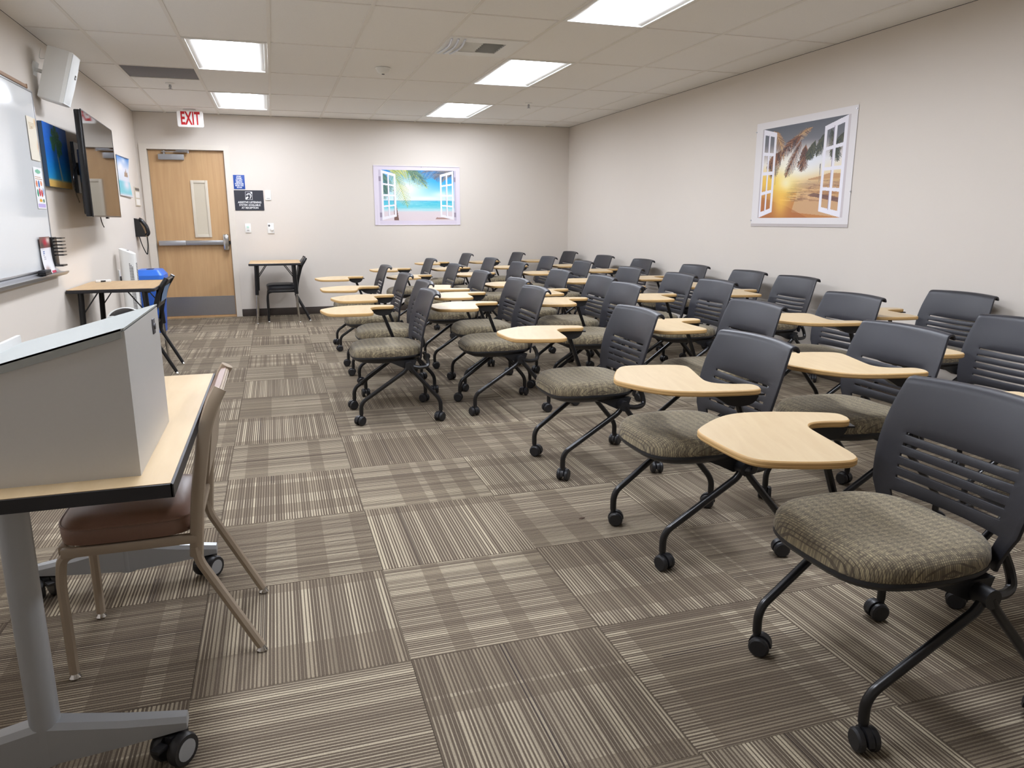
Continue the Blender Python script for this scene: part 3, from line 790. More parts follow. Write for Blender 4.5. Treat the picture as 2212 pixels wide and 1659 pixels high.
# ------------------------------------------------------------------ lectern table in the foreground
TZ = 0.727; TX0, TX1, TY0, TY1 = -1.19, -0.538, -0.333, 0.855
tb = thing('flip_top_table', 'maple-topped rolling table with black edge and silver legs, under the lectern', 'table', ((TX0+TX1)/2, (TY0+TY1)/2, 0))
tx, ty = (TX0+TX1)/2, (TY0+TY1)/2
part(tb, 'table_top', wood_material('table_maple', srgb(186, 161, 122), srgb(194, 170, 132), 0.42, axis=1, scale=4, stretch=8), lambda b: b.box(TX0+.003-tx, TX1-.003-tx, TY0+.003-ty, TY1-.003-ty, TZ-0.028, TZ))
def band(b):
    x0, x1, y0, y1 = TX0-tx, TX1-tx, TY0-ty, TY1-ty; z0, z1 = TZ-0.030, TZ-0.0012
    b.box(x0-.003, x0+.003, y0-.003, y1+.003, z0, z1); b.box(x1-.003, x1+.003, y0-.003, y1+.003, z0, z1); b.box(x0, x1, y0-.003, y0+.003, z0, z1); b.box(x0, x1, y1-.003, y1+.003, z0, z1)
part(tb, 'edge_band', BLACKEDGE, band)
cxl = -0.868
def big_caster(parent, x, y, ang):
    c = part(parent, 'caster', RUBBER, lambda b: (b.cyl((0, 0, 0.05), (0, 0, 0.098), 0.011, 10), b.box(-0.035, 0.02, -0.011, 0.011, 0.045, 0.075, ch=.004)), (x, y, 0), (0, 0, ang))
    for k in (-1, 1):
        wl = part(c, 'wheel', RUBBER, lambda b: b.lathe([(0.01, -0.013), (0.036, -0.013), (0.0395, -0.006), (0.0395, 0.006), (0.036, 0.013), (0.01, 0.013)], 22, (0, 0, 0), M=Matrix.Translation((-0.018, k*0.026, 0.04)) @ Matrix.Rotation(PI/2, 4, 'X')))
        part(c, 'hub_cap', SILVER, lambda b: b.lathe([(0.001, -0.0005), (0.026, -0.0005), (0.026, 0.0005), (0.001, 0.0005)], 20, M=Matrix.Translation((-0.018, k*0.0395, 0.04)) @ Matrix.Rotation(PI/2, 4, 'X')))
    part(c, 'brake_tab', RUBBER, lambda b: b.box(-0.075, -0.045, -0.012, 0.012, 0.058, 0.068, ch=.003))
for ly, cas in ((-0.225, 1), (0.765, 1)):
    part(tb, 'leg_column', SILVER, lambda b: b.tube([(cxl-tx, ly-ty, 0.058), (cxl-tx, ly-ty, TZ-0.03)], 0.031, 20))
    for s, xt in ((1, -0.575), (-1, -1.16)):
        def arm(b):
            x0, x1 = cxl-tx, xt-tx; y = ly-ty
            vs_ = []
            for x, hw_, zl, zh in ((x0, 0.03, 0.062, 0.165), (x0+(x1-x0)*0.55, 0.026, 0.072, 0.132), (x1, 0.021, 0.084, 0.112)):
                vs_ += [(x, y-hw_, zl), (x, y+hw_, zl), (x, y+hw_, zh-0.012), (x, y+hw_*0.6, zh), (x, y-hw_*0.6, zh), (x, y-hw_, zh-0.012)]
            fs = [(q*6+i, q*6+(i+1) % 6, q*6+6+(i+1) % 6, q*6+6+i) for q in range(2) for i in range(6)]+[(0, 1, 2, 3, 4, 5), (17, 16, 15, 14, 13, 12)]
            b.add(vs_, fs, 0, False)
        part(tb, 'foot_arm', SILVER, arm)
        big_caster(tb, xt-tx-s*0.022, ly-ty, 0.9 if s > 0 else 2.2)
part(tb, 'cross_beam', SILVER, lambda b: b.box(cxl-tx-0.02, cxl-tx+0.02, -0.225-ty, 0.765-ty, TZ-0.075, TZ-0.03, ch=.004))

# lectern box on the table
LX0, LX1, LY0, LY1 = -0.925, -0.607, -0.262, 0.196
lt = thing('desktop_lectern', 'grey metal desktop lectern with a sloping lid on the table', 'lectern', ((LX0+LX1)/2, (LY0+LY1)/2, TZ))
lx, ly_ = (LX0+LX1)/2, (LY0+LY1)/2
hr, hl_ = 0.318, 0.232     # heights at right (tall) and left (low) above the table
def lbody(b):
    x0, x1, y0, y1 = LX0-lx, LX1-lx, LY0-ly_, LY1-ly_
    vs_ = []
    for y in (y0, y1): vs_ += [(x0, y, 0), (x1, y, 0), (x1, y, hr-0.004), (x0, y, hl_-0.004)]
    b.add(vs_, [(0, 1, 2, 3), (7, 6, 5, 4), (0, 4, 5, 1), (1, 5, 6, 2), (2, 6, 7, 3), (3, 7, 4, 0)])
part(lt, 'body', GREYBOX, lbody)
def llid(b):
    x0, x1, y0, y1 = LX0-lx-.002, LX1-lx, LY0-ly_-.003, LY1-ly_+.003
    sl = (hr-hl_)/(x1-x0); zt = lambda x: hl_+(x-x0)*sl+0.0015
    for (ya, yb) in ((y0, y0+.004), (y1-.004, y1)):
        vs_ = []
        for y in (ya, yb): vs_ += [(x0, y, zt(x0)-0.02), (x1-0.006, y, zt(x1)-0.02), (x1-0.006, y, zt(x1)), (x0, y, zt(x0))]
        b.add(vs_, [(0, 1, 2, 3), (7, 6, 5, 4), (0, 4, 5, 1), (1, 5, 6, 2), (2, 6, 7, 3), (3, 7, 4, 0)])
    vs_ = [(x, y, zt(x)+dz) for dz in (-0.003, 0.001) for (x, y) in ((x0, y0), (x1, y0), (x1, y1), (x0, y1))]
    b.add(vs_, [(3, 2, 1, 0), (4, 5, 6, 7), (0, 1, 5, 4), (1, 2, 6, 5), (2, 3, 7, 6), (3, 0, 4, 7)])
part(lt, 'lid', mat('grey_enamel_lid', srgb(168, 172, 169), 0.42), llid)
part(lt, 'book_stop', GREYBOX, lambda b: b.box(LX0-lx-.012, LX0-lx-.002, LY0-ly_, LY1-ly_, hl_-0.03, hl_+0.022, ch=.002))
part(lt, 'lock', DARKGREY, lambda b: (b.box(LX1-lx, LX1-lx+.003, 0.118, 0.150, hr-0.062, hr-0.024, ch=.001), b.cyl((LX1-lx, 0.134, hr-0.043), (LX1-lx+.006, 0.134, hr-0.043), 0.008, 12)))

# ------------------------------------------------------------------ small desks
def small_desk(label, x0, x1, y0, y1, z):
    cx, cy = (x0+x1)/2, (y0+y1)/2; hx, hy = (x1-x0)/2, (y1-y0)/2
    t = thing('student_desk', label, 'desk', (cx, cy, 0))
    b = MB(); b.prism(rrect(-hx+.004, hx-.004, -hy+.004, hy-.004, 0.02), z-0.026, z); b.build('desk_top', DESKWOOD, t)
    b = MB(); b.prism(rrect(-hx, hx, -hy, hy, 0.022), z-0.028, z-0.0015, ch=0.004); b.build('edge_band', BLACKEDGE, t)
    for sx_ in (-1, 1):
        part(t, 'apron_rail', TUBE, lambda q: q.box(sx_*(hx-0.085)-0.014, sx_*(hx-0.085)+0.014, -hy+0.08, hy-0.08, z-0.052, z-0.028))
        for sy_ in (-1, 1):
            lx_, ly2 = sx_*(hx-0.085), sy_*(hy-0.085)
            l = part(t, 'leg', TUBE, lambda q: q.tube([(lx_, ly2, z-0.03), (lx_+sx_*0.012, ly2, 0.36)], 0.022, 10))
            part(l, 'leg_extension', CHROME, lambda q: q.tube([(lx_+sx_*0.012, ly2, 0.36), (lx_+sx_*0.03, ly2, 0.012)], 0.012, 10))
            part(l, 'glide', CHROME, lambda q: q.lathe([(0.016, 0.0), (0.017, 0.006), (0.01, 0.016)], 12, (lx_+sx_*0.03, ly2, 0)))
            part(t, 'brace', TUBE, lambda q: q.tube([(lx_+sx_*0.006, ly2, z-0.21), (lx_-sx_*0.12, ly2, z-0.03)], 0.005, 6))
    return t
small_desk('small oak laminate desk with black edge, below the screen on the left wall', XL+0.006, -1.228, 4.47, 5.36, 0.74)
small_desk('small oak laminate desk with black edge, against the back wall', -0.622, -0.006, 7.60, 8.40, 0.745)
rm = thing('remote_control', 'small white remote lying on the desk below the screen', 'remote', (-1.735, 5.24, 0.74), 0.35)
part(rm, 'body', WHITE, lambda b: b.box(-0.06, 0.06, -0.022, 0.022, 0.0, 0.02, ch=.006))
part(rm, 'display', BLACK, lambda b: b.box(-0.022, 0.016, -0.0225, -0.021, 0.004, 0.016))

# ------------------------------------------------------------------ printed pictures
class Canvas:
    def __init__(self, w_, h_, bg=(255, 255, 255)):
        self.w, self.h = w_, h_; self.a = np.zeros((h_, w_, 3)); self.a[:] = bg
        self.xx, self.yy = np.meshgrid((np.arange(w_)+.5)/w_, (np.arange(h_)+.5)/h_)     # u right, v up, 0..1
    def blend(self, mask, col):
        m_ = np.clip(mask, 0, 1)[..., None]; self.a = self.a*(1-m_)+np.array(col, float)*m_
    def grad(self, mask, stops):
        v = self.yy; c = np.zeros_like(self.a)
        for k in range(3): c[..., k] = np.interp(v, [s[0] for s in stops], [s[1][k] for s in stops])
        m_ = mask[..., None]; self.a = self.a*(1-m_)+c*m_
    def poly(self, pts, col, al=1.0):
        x, y = self.xx, self.yy; ins = np.zeros(x.shape, bool); n = len(pts)
        for i in range(n):
            (x1, y1), (x2, y2) = pts[i], pts[(i+1) % n]
            if y1 == y2: continue
            c = ((y1 > y) != (y2 > y)) & (x < (x2-x1)*(y-y1)/(y2-y1)+x1); ins ^= c
        self.blend(ins*al, col); return ins
    def glow(self, cx, cy, rx, ry, col, al=1.0, p=1.0):
        d = ((self.xx-cx)/rx)**2+((self.yy-cy)/ry)**2; self.blend(al*np.exp(-d*p), col)
    def line(self, p, q, wd, col, al=1.0):
        p = np.array(p, float); q = np.array(q, float); d = q-p; L = max(1e-9, d@d)
        t_ = np.clip(((self.xx-p[0])*d[0]+(self.yy-p[1])*d[1])/L, 0, 1)
        ar = self.h/self.w
        ds = np.hypot(self.xx-p[0]-t_*d[0], (self.yy-p[1]-t_*d[1])*ar)
        self.blend((ds < wd*(1-0.6*t_))*al, col)
    def frond(self, base, tip, sag, ln, cols, rg, n=26, wd=0.004):
        b0 = np.array(base); t0 = np.array(tip); mid = (b0+t0)/2+np.array([0, sag]); prev = b0
        for i in range(1, n+1):
            u = i/n; p = b0*(1-u)**2+mid*2*u*(1-u)+t0*u*u; d = p-prev; d = d/(np.hypot(*d)+1e-9)
            for s in (-1, 1):
                nr = np.array([-d[1], d[0]])*s; L = ln*math.sin(PI*min(1, 0.12+0.9*u))**0.7*rg.uniform(.8, 1.1)
                q = p+(nr*0.75+d*0.75)*L+np.array([0, -0.35*L])
                self.line(p, q, wd, cols[rg.randrange(len(cols))], 0.9)
            self.line(prev, p, wd*0.8, cols[0], 0.9); prev = p
    def sash(self, tl, tr, br, bl, rows=4, cols=2, col=(236, 234, 242), fr=0.13, bar=0.05, fv=0.045, shade=(170, 160, 180)):
        B = lambda u, v: tuple((1-u)*(1-v)*np.array(bl)+u*(1-v)*np.array(br)+u*v*np.array(tr)+(1-u)*v*np.array(tl))
        def q(u0, u1, v0, v1, c): self.poly([B(u0, v0), B(u1, v0), B(u1, v1), B(u0, v1)], c)
        q(0, fr, 0, 1, col); q(1-fr, 1, 0, 1, col); q(0, 1, 0, fv*1.3, col); q(0, 1, 1-fv*1.3, 1, col)
        for k in range(1, cols):
            u = fr+(1-2*fr)*k/cols; q(u-bar, u+bar, 0, 1, col); q(u-bar*1.6, u-bar, fv, 1-fv, shade)
        for k in range(1, rows):
            v = fv+(1-2*fv)*k/rows; q(0, 1, v-fv*0.42, v+fv*0.42, col)
    def mesh(self, name, w_, h_, curl=None):
        W_, H_ = self.w, self.h
        u = np.linspace(-.5, .5, W_+1)*w_; v = np.linspace(-.5, .5, H_+1)*h_
        X, Y = np.meshgrid(u, v); Z = np.zeros_like(X) if curl is None else curl(X/w_, Y/h_)
        vs_ = np.stack([X, Y, Z], -1).reshape(-1, 3)
        i, j = np.meshgrid(np.arange(W_), np.arange(H_)); a = (j*(W_+1)+i).ravel()
        fs = np.stack([a, a+1, a+W_+2, a+W_+1], 1)
        me = bpy.data.meshes.new(name)
        me.vertices.add(len(vs_)); me.vertices.foreach_set('co', vs_.ravel().astype(np.float32))
        me.loops.add(fs.size); me.loops.foreach_set('vertex_index', fs.ravel().astype(np.int32))
        me.polygons.add(len(fs)); me.polygons.foreach_set('loop_start', np.arange(0, fs.size, 4, dtype=np.int32)); me.polygons.foreach_set('loop_total', np.full(len(fs), 4, np.int32))
        me.update(calc_edges=True)
        c = np.clip(self.a/255, 0, 1); c = np.where(c <= 0.04045, c/12.92, ((c+0.055)/1.055)**2.4)
        rgba = np.ones((len(fs), 4, 4), np.float32); rgba[..., :3] = c.reshape(-1, 1, 3)
        at = me.color_attributes.new('ink', 'FLOAT_COLOR', 'CORNER'); at.data.foreach_set('color', rgba.ravel())
        me.materials.append(PRINT); return me
# a thing hung on a wall: local x = right, y = up, z = out of the wall
ROT_BACK = (PI/2, 0, 0)
ROT_RIGHT = (PI/2, 0, -PI/2)
ROT_LEFT = (PI/2, 0, PI/2)
def wall_thing(name, label, cat, loc, rot, group=None):
    o = link(name, None, None, loc, rot); return tag(o, label, cat, group)

rg = random.Random(11)
# beach seen through an open window, back wall
c = Canvas(264, 174, (224, 216, 230))
inner = (c.xx > .055) & (c.xx < .955) & (c.yy > .075) & (c.yy < .93)
one = inner.astype(float)
c.grad(one, [(0, (222, 208, 212)), (.22, (220, 208, 212)), (.26, (190, 222, 226)), (.31, (96, 196, 210)), (.40, (70, 184, 208)), (.415, (60, 150, 190)), (.42, (214, 232, 240)), (.55, (140, 206, 236)), (.75, (52, 160, 220)), (1, (50, 130, 200))])
for _ in range(60):
    y_ = rg.uniform(.24, .41); x_ = rg.uniform(.06, .9); c.line((x_, y_), (x_+rg.uniform(.05, .2), y_+rg.uniform(-.004, .004)), .004, (150, 220, 226), .35)
c.glow(.36, .62, .22, .2, (250, 250, 244), .95); c.glow(.78, .52, .1, .05, (240, 244, 250), .7); c.glow(.6, .46, .2, .03, (240, 240, 248), .7)
G1 = [(176, 186, 92), (206, 206, 120), (140, 160, 80), (196, 190, 110)]; G2 = [(84, 120, 110), (110, 140, 110), (70, 100, 100)]; G3 = [(110, 110, 120), (80, 90, 110), (140, 130, 120)]
for bt in (((.12, .98), (.62, .62), .22, .16, G1), ((.1, .95), (.5, .80), .2, .14, G1), ((.2, .95), (.38, .30), .12, .13, G1), ((.08, .9), (.16, .55), .05, .12, G2), ((.35, .97), (.6, .66), .14, .12, G2), ((1.0, .80), (.55, .88), .16, .14, G3), ((1.0, .9), (.7, .78), .12, .14, G3), ((.14, .7), (.07, .42), .1, .1, G2)):
    c.frond(*bt[:4], bt[4], rg)
c.poly([(.22, .08), (.275, .08), (.255, .30), (.235, .60), (.225, .60)], (120, 92, 84))
c.poly([(.7, .095), (.93, .10), (.86, .12), (.72, .13)], (150, 112, 100), .8)
for ln_ in ((.055, .955),):
    c.poly([(.0, .93), (1, .93), (1, 1), (0, 1)], (222, 214, 228)); c.poly([(0, 0), (1, 0), (1, .075), (0, .075)], (218, 208, 222))
    c.poly([(0, 0), (.055, 0), (.055, 1), (0, 1)], (222, 214, 226)); c.poly([(.955, 0), (1, 0), (1, 1), (.955, 1)], (222, 214, 226))
c.poly([(.055, .075), (.085, .075), (.085, .93), (.055, .93)], (196, 188, 204)); c.poly([(.93, .075), (.955, .075), (.955, .93), (.93, .93)], (196, 188, 204))
c.sash((.085, .93), (.25, .86), (.25, .145), (.085, .085)); c.sash((.765, .86), (.925, .93), (.925, .085), (.765, .14))
for xx_, yy_ in ((.07, .78), (.07, .17), (.94, .78), (.94, .17)): c.poly([(xx_-.012, yy_-.04), (xx_+.012, yy_-.04), (xx_+.012, yy_+.04), (xx_-.012, yy_+.04)], (150, 140, 156))
c.line((.0, .985), (1, .985), .003, (180, 172, 186), .7); c.line((.03, 0), (.03, 1), .002, (196, 188, 204), .6)
wp, hp = 1.20, 0.79
p = wall_thing('beach_poster', 'landscape poster of a turquoise beach through open white shutters, back wall', 'poster', (1.637, YB-0.002, 1.585), ROT_BACK)
cf = lambda x, y: 0.004+0.006*np.maximum(0, np.abs(x)-.44)/.06*np.maximum(0, np.abs(y)-.3)/.2
link('print', c.mesh('print', wp, hp, cf), p)
part(p, 'hem', mat('hem_white', srgb(230, 224, 230), 0.6), lambda b: (b.tube([(-wp/2, hp/2, 0.004), (wp/2, hp/2-0.004, 0.006)], 0.005, 6), b.tube([(-wp/2, -hp/2, 0.004), (wp/2, -hp/2, 0.004)], 0.004, 6)))
part(p, 'hook', STEEL, lambda b: b.cyl((0.06, hp/2-0.012, 0), (0.06, hp/2-0.012, 0.014), 0.006, 8))

# sunset beach, right wall
c = Canvas(330, 250, (222, 216, 214))
x0, x1, y0, y1 = .075, .945, .085, .935
inner = ((c.xx > x0) & (c.xx < x1) & (c.yy > y0) & (c.yy < y1)).astype(float)
c.grad(inner, [(0, (120, 78, 60)), (.2, (176, 128, 84)), (.3, (196, 150, 104)), (.38, (186, 150, 116)), (.43, (226, 190, 130)), (.5, (238, 224, 190)), (.60, (232, 228, 226)), (.70, (176, 166, 164)), (.78, (112, 112, 118)), (1, (82, 88, 96))])
c.poly([(x0, y0), (x1, y0), (x1, .22), (.5, .31), (.2, .36), (x0, .36)], (190, 128, 76)); c.poly([(.45, y0+.05), (x1, y0), (x1, .25), (.5, .33)], (206, 170, 132), .85)
c.poly([(x0, y0), (.62, y0), (.4, .19), (x0, .3)], (164, 96, 56), .55)
for _ in range(120):
    y_ = rg.uniform(.24, .42); x_ = rg.uniform(.3, .9); c.line((x_, y_), (x_+rg.uniform(.03, .14), y_-rg.uniform(.0, .012)), .005*(.45-y_)/.2+.001, rg.choice([(150, 106, 80), (226, 190, 140), (122, 88, 76)]), .5)
c.poly([(.6, .285), (x1, .205), (x1, .245), (.66, .305)], (112, 82, 78), .8)
c.glow(.33, .41, .16, .13, (255, 226, 96), .95); c.glow(.36, .40, .06, .06, (255, 255, 226), 1.0); c.glow(.46, .56, .22, .13, (255, 252, 240), .95); c.glow(.62, .6, .16, .1, (226, 232, 244), .7); c.glow(.33, .25, .08, .16, (250, 200, 90), .8); c.glow(.14, .42, .12, .1, (246, 196, 70), .8)
c.poly([(.6, .43), (.72, .45), (.8, .47), (.88, .46), (x1, .45), (x1, .42), (.6, .42)], (186, 140, 100), .8)
P1 = [(92, 62, 52), (120, 76, 56), (70, 50, 48), (150, 100, 70)]; P2 = [(70, 74, 62), (92, 90, 66), (52, 60, 56)]; P3 = [(200, 160, 110), (170, 128, 90), (120, 90, 66)]
for bt in (((.3, .72), (.2, .46), .06, .08, P1), ((.5, .78), (.36, .46), .0, .07, P1), ((.55, .74), (.52, .5), .02, .07, P1), ((.2, .9), (.33, .62), .1, .07, P3), ((.36, .74), (.6, .88), .04, .05, P3), ((.64, .76), (.58, .6), .02, .06, P2), ((.74, .82), (.66, .62), .04, .06, P2), ((.78, .84), (.86, .56), .0, .07, P2), ((.9, .8), (.8, .6), .02, .06, P2), ((.5, .82), (.3, .66), .06, .07, P1), ((.28, .7), (.16, .54), .04, .07, P1)):
    c.frond(*bt[:4], bt[4], rg, n=26, wd=0.0034)
WB = (228, 224, 224)
for q in ([(0, y1), (1, y1), (1, 1), (0, 1)], [(0, 0), (1, 0), (1, y0), (0, y0)], [(0, 0), (x0, 0), (x0, 1), (0, 1)], [(x1, 0), (1, 0), (1, 1), (x1, 1)]): c.poly(q, WB)
c.poly([(0, .0), (1, 0), (1, .03), (0, .03)], (192, 184, 182))
c.sash((.085, y1), (.235, .885), (.235, .14), (.085, y0), fr=.15); c.sash((.72, .87), (.925, y1), (.925, y0), (.72, .14), fr=.13)
c.poly([(x0, y0), (.088, y0), (.088, y1), (x0, y1)], (190, 182, 186)); c.poly([(.925, y0), (x1, y0), (x1, y1), (.925, y1)], (204, 196, 198))
c.line((.705, .55), (.705, .4), .004, (120, 116, 118)); c.line((.25, .55), (.25, .4), .004, (120, 116, 118))
wp, hp = 1.225, 0.89
p = wall_thing('sunset_poster', 'poster of a golden sunset beach through open white shutters, right wall', 'poster', (XR-0.002, 3.392, 1.643), ROT_RIGHT)
link('print', c.mesh('print', wp, hp, lambda x, y: 0.003+0*x), p)
for tx_, ty_ in ((-.5, .42), (.49, .47), (.5, -.2), (-.5, -.44)):
    part(p, 'tack', ALU, lambda b: b.cyl((tx_*wp, ty_*hp, 0.003), (tx_*wp, ty_*hp, 0.009), 0.006, 10))

# palm painting on the left wall
c = Canvas(110, 80)
c.grad(np.ones_like(c.xx), [(0, (198, 160, 84)), (.1, (206, 172, 100)), (.14, (40, 140, 190)), (.35, (20, 116, 190)), (.6, (26, 96, 190)), (1, (40, 104, 196))])
for _ in range(160):
    x_, y_ = rg.uniform(0, 1), rg.uniform(.15, 1); c.line((x_, y_), (x_+rg.uniform(-.04, .08), y_+rg.uniform(-.02, .02)), .006, rg.choice([(40, 120, 206), (20, 90, 176), (60, 150, 200)]), .3)
c.poly([(.55, .1), (.62, .1), (.52, .5), (.5, .9), (.47, .9), (.48, .5)], (170, 176, 150), .8)
PG = [(48, 104, 70), (70, 124, 80), (34, 84, 62)]
for tip in ((.3, .6), (.25, .75), (.7, .56), (.75, .72), (.5, 1.0), (.35, .92), (.62, .9), (.58, .5)): c.frond((.49, .74), tip, .05, .09, PG, rg, n=14, wd=.01)
p = wall_thing('palm_painting', 'unframed canvas painting of a palm tree on blue, beside the whiteboard', 'painting', (XL+0.003, 4.667, 1.73), ROT_LEFT)
wp, hp = 0.65, 0.452
part(p, 'canvas', mat('canvas_edge', srgb(60, 84, 110), 0.8), lambda b: b.box(-wp/2, wp/2, -hp/2, hp/2, 0.0, 0.028, ch=.002))
link('picture', c.mesh('picture', wp, hp), p, (0, 0, 0.0285))

# curled beach poster between screen and door
c = Canvas(64, 60)
c.grad(np.ones_like(c.xx), [(0, (214, 206, 214)), (.08, (120, 196, 206)), (.35, (110, 190, 206)), (.4, (206, 216, 226)), (.7, (220, 224, 236)), (1, (70, 130, 200))])
c.glow(.7, .3, .3, .15, (236, 226, 236), .9); c.glow(.3, .75, .2, .12, (236, 236, 246), .9); c.glow(.6, .9, .2, .08, (230, 236, 246), .8)
c.poly([(.55, .5), (.9, .5), (.86, .64), (.78, .60), (.74, .72), (.66, .6), (.6, .64)], (150, 120, 96), .85)
p = wall_thing('curled_poster', 'small beach scene poster with curling corners, left of the door', 'poster', (XL+0.002, 7.475, 1.738), ROT_LEFT)
wp, hp = 0.64, 0.42
link('print', c.mesh('print', wp, hp, lambda x, y: 0.004+0.05*np.maximum(0, x-.3)**2*12*np.abs(y)**1.5*2), p)
part(p, 'bottom_rod', mat('poster_rod', srgb(206, 204, 206), 0.5), lambda b: b.tube([(-wp/2, -hp/2, 0.006), (wp/2+0.01, -hp/2-0.004, 0.018)], 0.006, 8))
part(p, 'top_rod', MATS['poster_rod'], lambda b: b.tube([(-wp/2, hp/2, 0.006), (wp/2+0.01, hp/2+0.002, 0.02)], 0.005, 8))

# ------------------------------------------------------------------ left wall: whiteboard and what hangs near it
WY0, WY1, WZ0, WZ1 = 1.82, 4.262, 0.93, 2.128
wbd = wall_thing('whiteboard', 'large glossy whiteboard with aluminium trim and tray on the left wall', 'whiteboard', (XL, (WY0+WY1)/2, (WZ0+WZ1)/2), ROT_LEFT)
hw_, hh_ = (WY1-WY0)/2, (WZ1-WZ0)/2
part(wbd, 'board', BOARD, lambda b: b.box(-hw_, hw_, -hh_, hh_, 0.0, 0.012))
def trim(b):
    b.box(-hw_-.012, -hw_, -hh_, hh_, 0, .017, ch=.003); b.box(hw_, hw_+.012, -hh_, hh_, 0, .017, ch=.003); b.box(-hw_-.012, hw_+.012, hh_, hh_+.012, 0, .017, ch=.003); b.box(-hw_-.012, hw_+.012, -hh_-.012, -hh_, 0, .017, ch=.003)
part(wbd, 'trim', ALU, trim)
def tray(b):
    pr = [(0.0, -hh_-.05), (0.06, -hh_-.06), (0.075, -hh_-.046), (0.078, -hh_-.034), (0.070, -hh_-.034), (0.066, -hh_-.042), (0.02, -hh_-.034), (0.0, -hh_-.012)]
    k = len(pr); vs_ = [(x, y, z) for x in (-hw_, hw_+0.105) for (z, y) in pr]
    b.add(vs_, [(i, (i+1) % k, k+(i+1) % k, k+i) for i in range(k)]+[list(range(k))[::-1], list(range(k, 2*k))])
part(wbd, 'marker_tray', ALU, tray)
part(wbd, 'map_rail', mat('cork_rail', srgb(156, 124, 96), 0.6), lambda b: (b.box(-hw_, hw_-0.13, hh_+.013, hh_+.035, 0.0, 0.022, ch=.003), b.box(hw_-0.132, hw_-0.126, hh_+.010, hh_+.038, 0.0, 0.026)))
def flyer(name, label, y0, y1, z0, z1, cv, off, curl):
    p = wall_thing(name, label, 'paper', (XL+off, (y0+y1)/2, (z0+z1)/2), ROT_LEFT)
    link('sheet', cv.mesh('sheet', y1-y0, z1-z0, curl), p); return p
c = Canvas(46, 60, (240, 232, 214))
for k in range(5): c.line((.2, .86-.035*k), (.8, .86-.035*k), .009, (196, 178, 140), .8)
for k in range(3): c.line((.25, .58-.03*k), (.75, .58-.03*k), .006, (200, 186, 156), .8)
c.poly([(.4, .74), (.6, .74), (.6, .78), (.4, .78)], (190, 160, 120), .5); c.glow(.95, .9, .12, .1, (226, 186, 130), .9); c.glow(.95, .35, .08, .12, (230, 190, 150), .9)
flyer('flyer', 'cream flyer taped to the whiteboard, upper one beside the painting', 4.04, 4.245, 1.668, 1.955, c, 0.0135, lambda x, y: 0.002+0.012*np.maximum(0, -y-.3)+0.008*np.maximum(0, -x-.3))
c = Canvas(52, 66, (246, 246, 246))
for (x_, y_, rx, ry, col_) in ((.5, .9, .3, .05, (140, 200, 170)), (.2, .6, .1, .08, (220, 130, 90)), (.45, .6, .09, .09, (60, 110, 180)), (.72, .62, .1, .06, (226, 150, 110)), (.22, .38, .1, .09, (70, 150, 120)), (.45, .4, .1, .1, (196, 60, 80)), (.68, .38, .1, .09, (206, 80, 70)), (.86, .42, .06, .1, (120, 160, 210)), (.45, .2, .16, .04, (236, 180, 70)), (.78, .2, .08, .05, (80, 130, 90))):
    c.blend(((c.xx-x_)/rx)**2+((c.yy-y_)/ry)**2 < 1, col_)
c.poly([(.08, .03), (.92, .03), (.92, .12), (.08, .12)], (196, 180, 226)); c.line((.1, .77), (.9, .77), .012, (196, 140, 90)); c.line((.1, .72), (.9, .72), .012, (196, 140, 90))
flyer('flyer', 'white flyer with colourful round stickers on the whiteboard, lower one', 4.04, 4.248, 1.342, 1.622, c, 0.0135, lambda x, y: 0.002+0*x)
c = Canvas(50, 60, (242, 242, 246))
c.poly([(0, .7), (1, .7), (1, 1), (0, 1)], (120, 90, 80)); c.glow(.5, .85, .25, .1, (190, 30, 50), .95); c.glow(.8, .9, .2, .08, (236, 226, 216), .9); c.glow(.2, .78, .15, .08, (60, 60, 56), .8)
for k, (w1, cc) in enumerate(((.6, (60, 90, 160)), (.5, (60, 90, 160)), (.3, (120, 120, 130)), (.7, (180, 180, 190)), (.7, (180, 180, 190)))): c.line((.2, .6-.05*k), (.2+w1, .6-.05*k), .012, cc, .7)
c.glow(.3, .12, .2, .08, (150, 120, 110), .8); c.poly([(.6, 0), (1, 0), (1, .06), (.6, .06)], (196, 60, 90))
flyer('leaflet', 'tall leaflet with a red photo leaning on the whiteboard tray', 3.925, 4.175, 0.898, 1.15, c, 0.018, lambda x, y: 0.006+0.05*np.maximum(0, -y+.1)**2)
mh = wall_thing('marker_holder', 'black marker rack with pegs at the whiteboard corner, above the tray', 'marker holder', (XL+0.0145, 4.235, 0.937), ROT_LEFT)
part(mh, 'back_plate', BLACK, lambda b: b.box(-0.06, 0.05, 0.0, 0.208, 0.004, 0.028, ch=.004))
for k in range(6):
    part(mh, 'peg', BLACK, lambda b: b.box(-0.045, 0.055, 0.076+0.024*k, 0.084+0.024*k, 0.028, 0.082, ch=.002))
part(mh, 'ledge', BLACK, lambda b: b.box(-0.06, 0.06, 0.0, 0.012, 0.028, 0.075, ch=.003))
er = thing('eraser', 'black felt eraser lying on the whiteboard tray', 'eraser', (XL+0.049, 3.86, 0.8985))
part(er, 'felt', BLACK, lambda b: b.box(-0.024, 0.024, -0.075, 0.075, 0.0, 0.016, ch=.002)); part(er, 'handle', mat('eraser_shell', srgb(38, 38, 42), 0.5), lambda b: b.box(-0.022, 0.022, -0.072, 0.072, 0.016, 0.034, ch=.006))

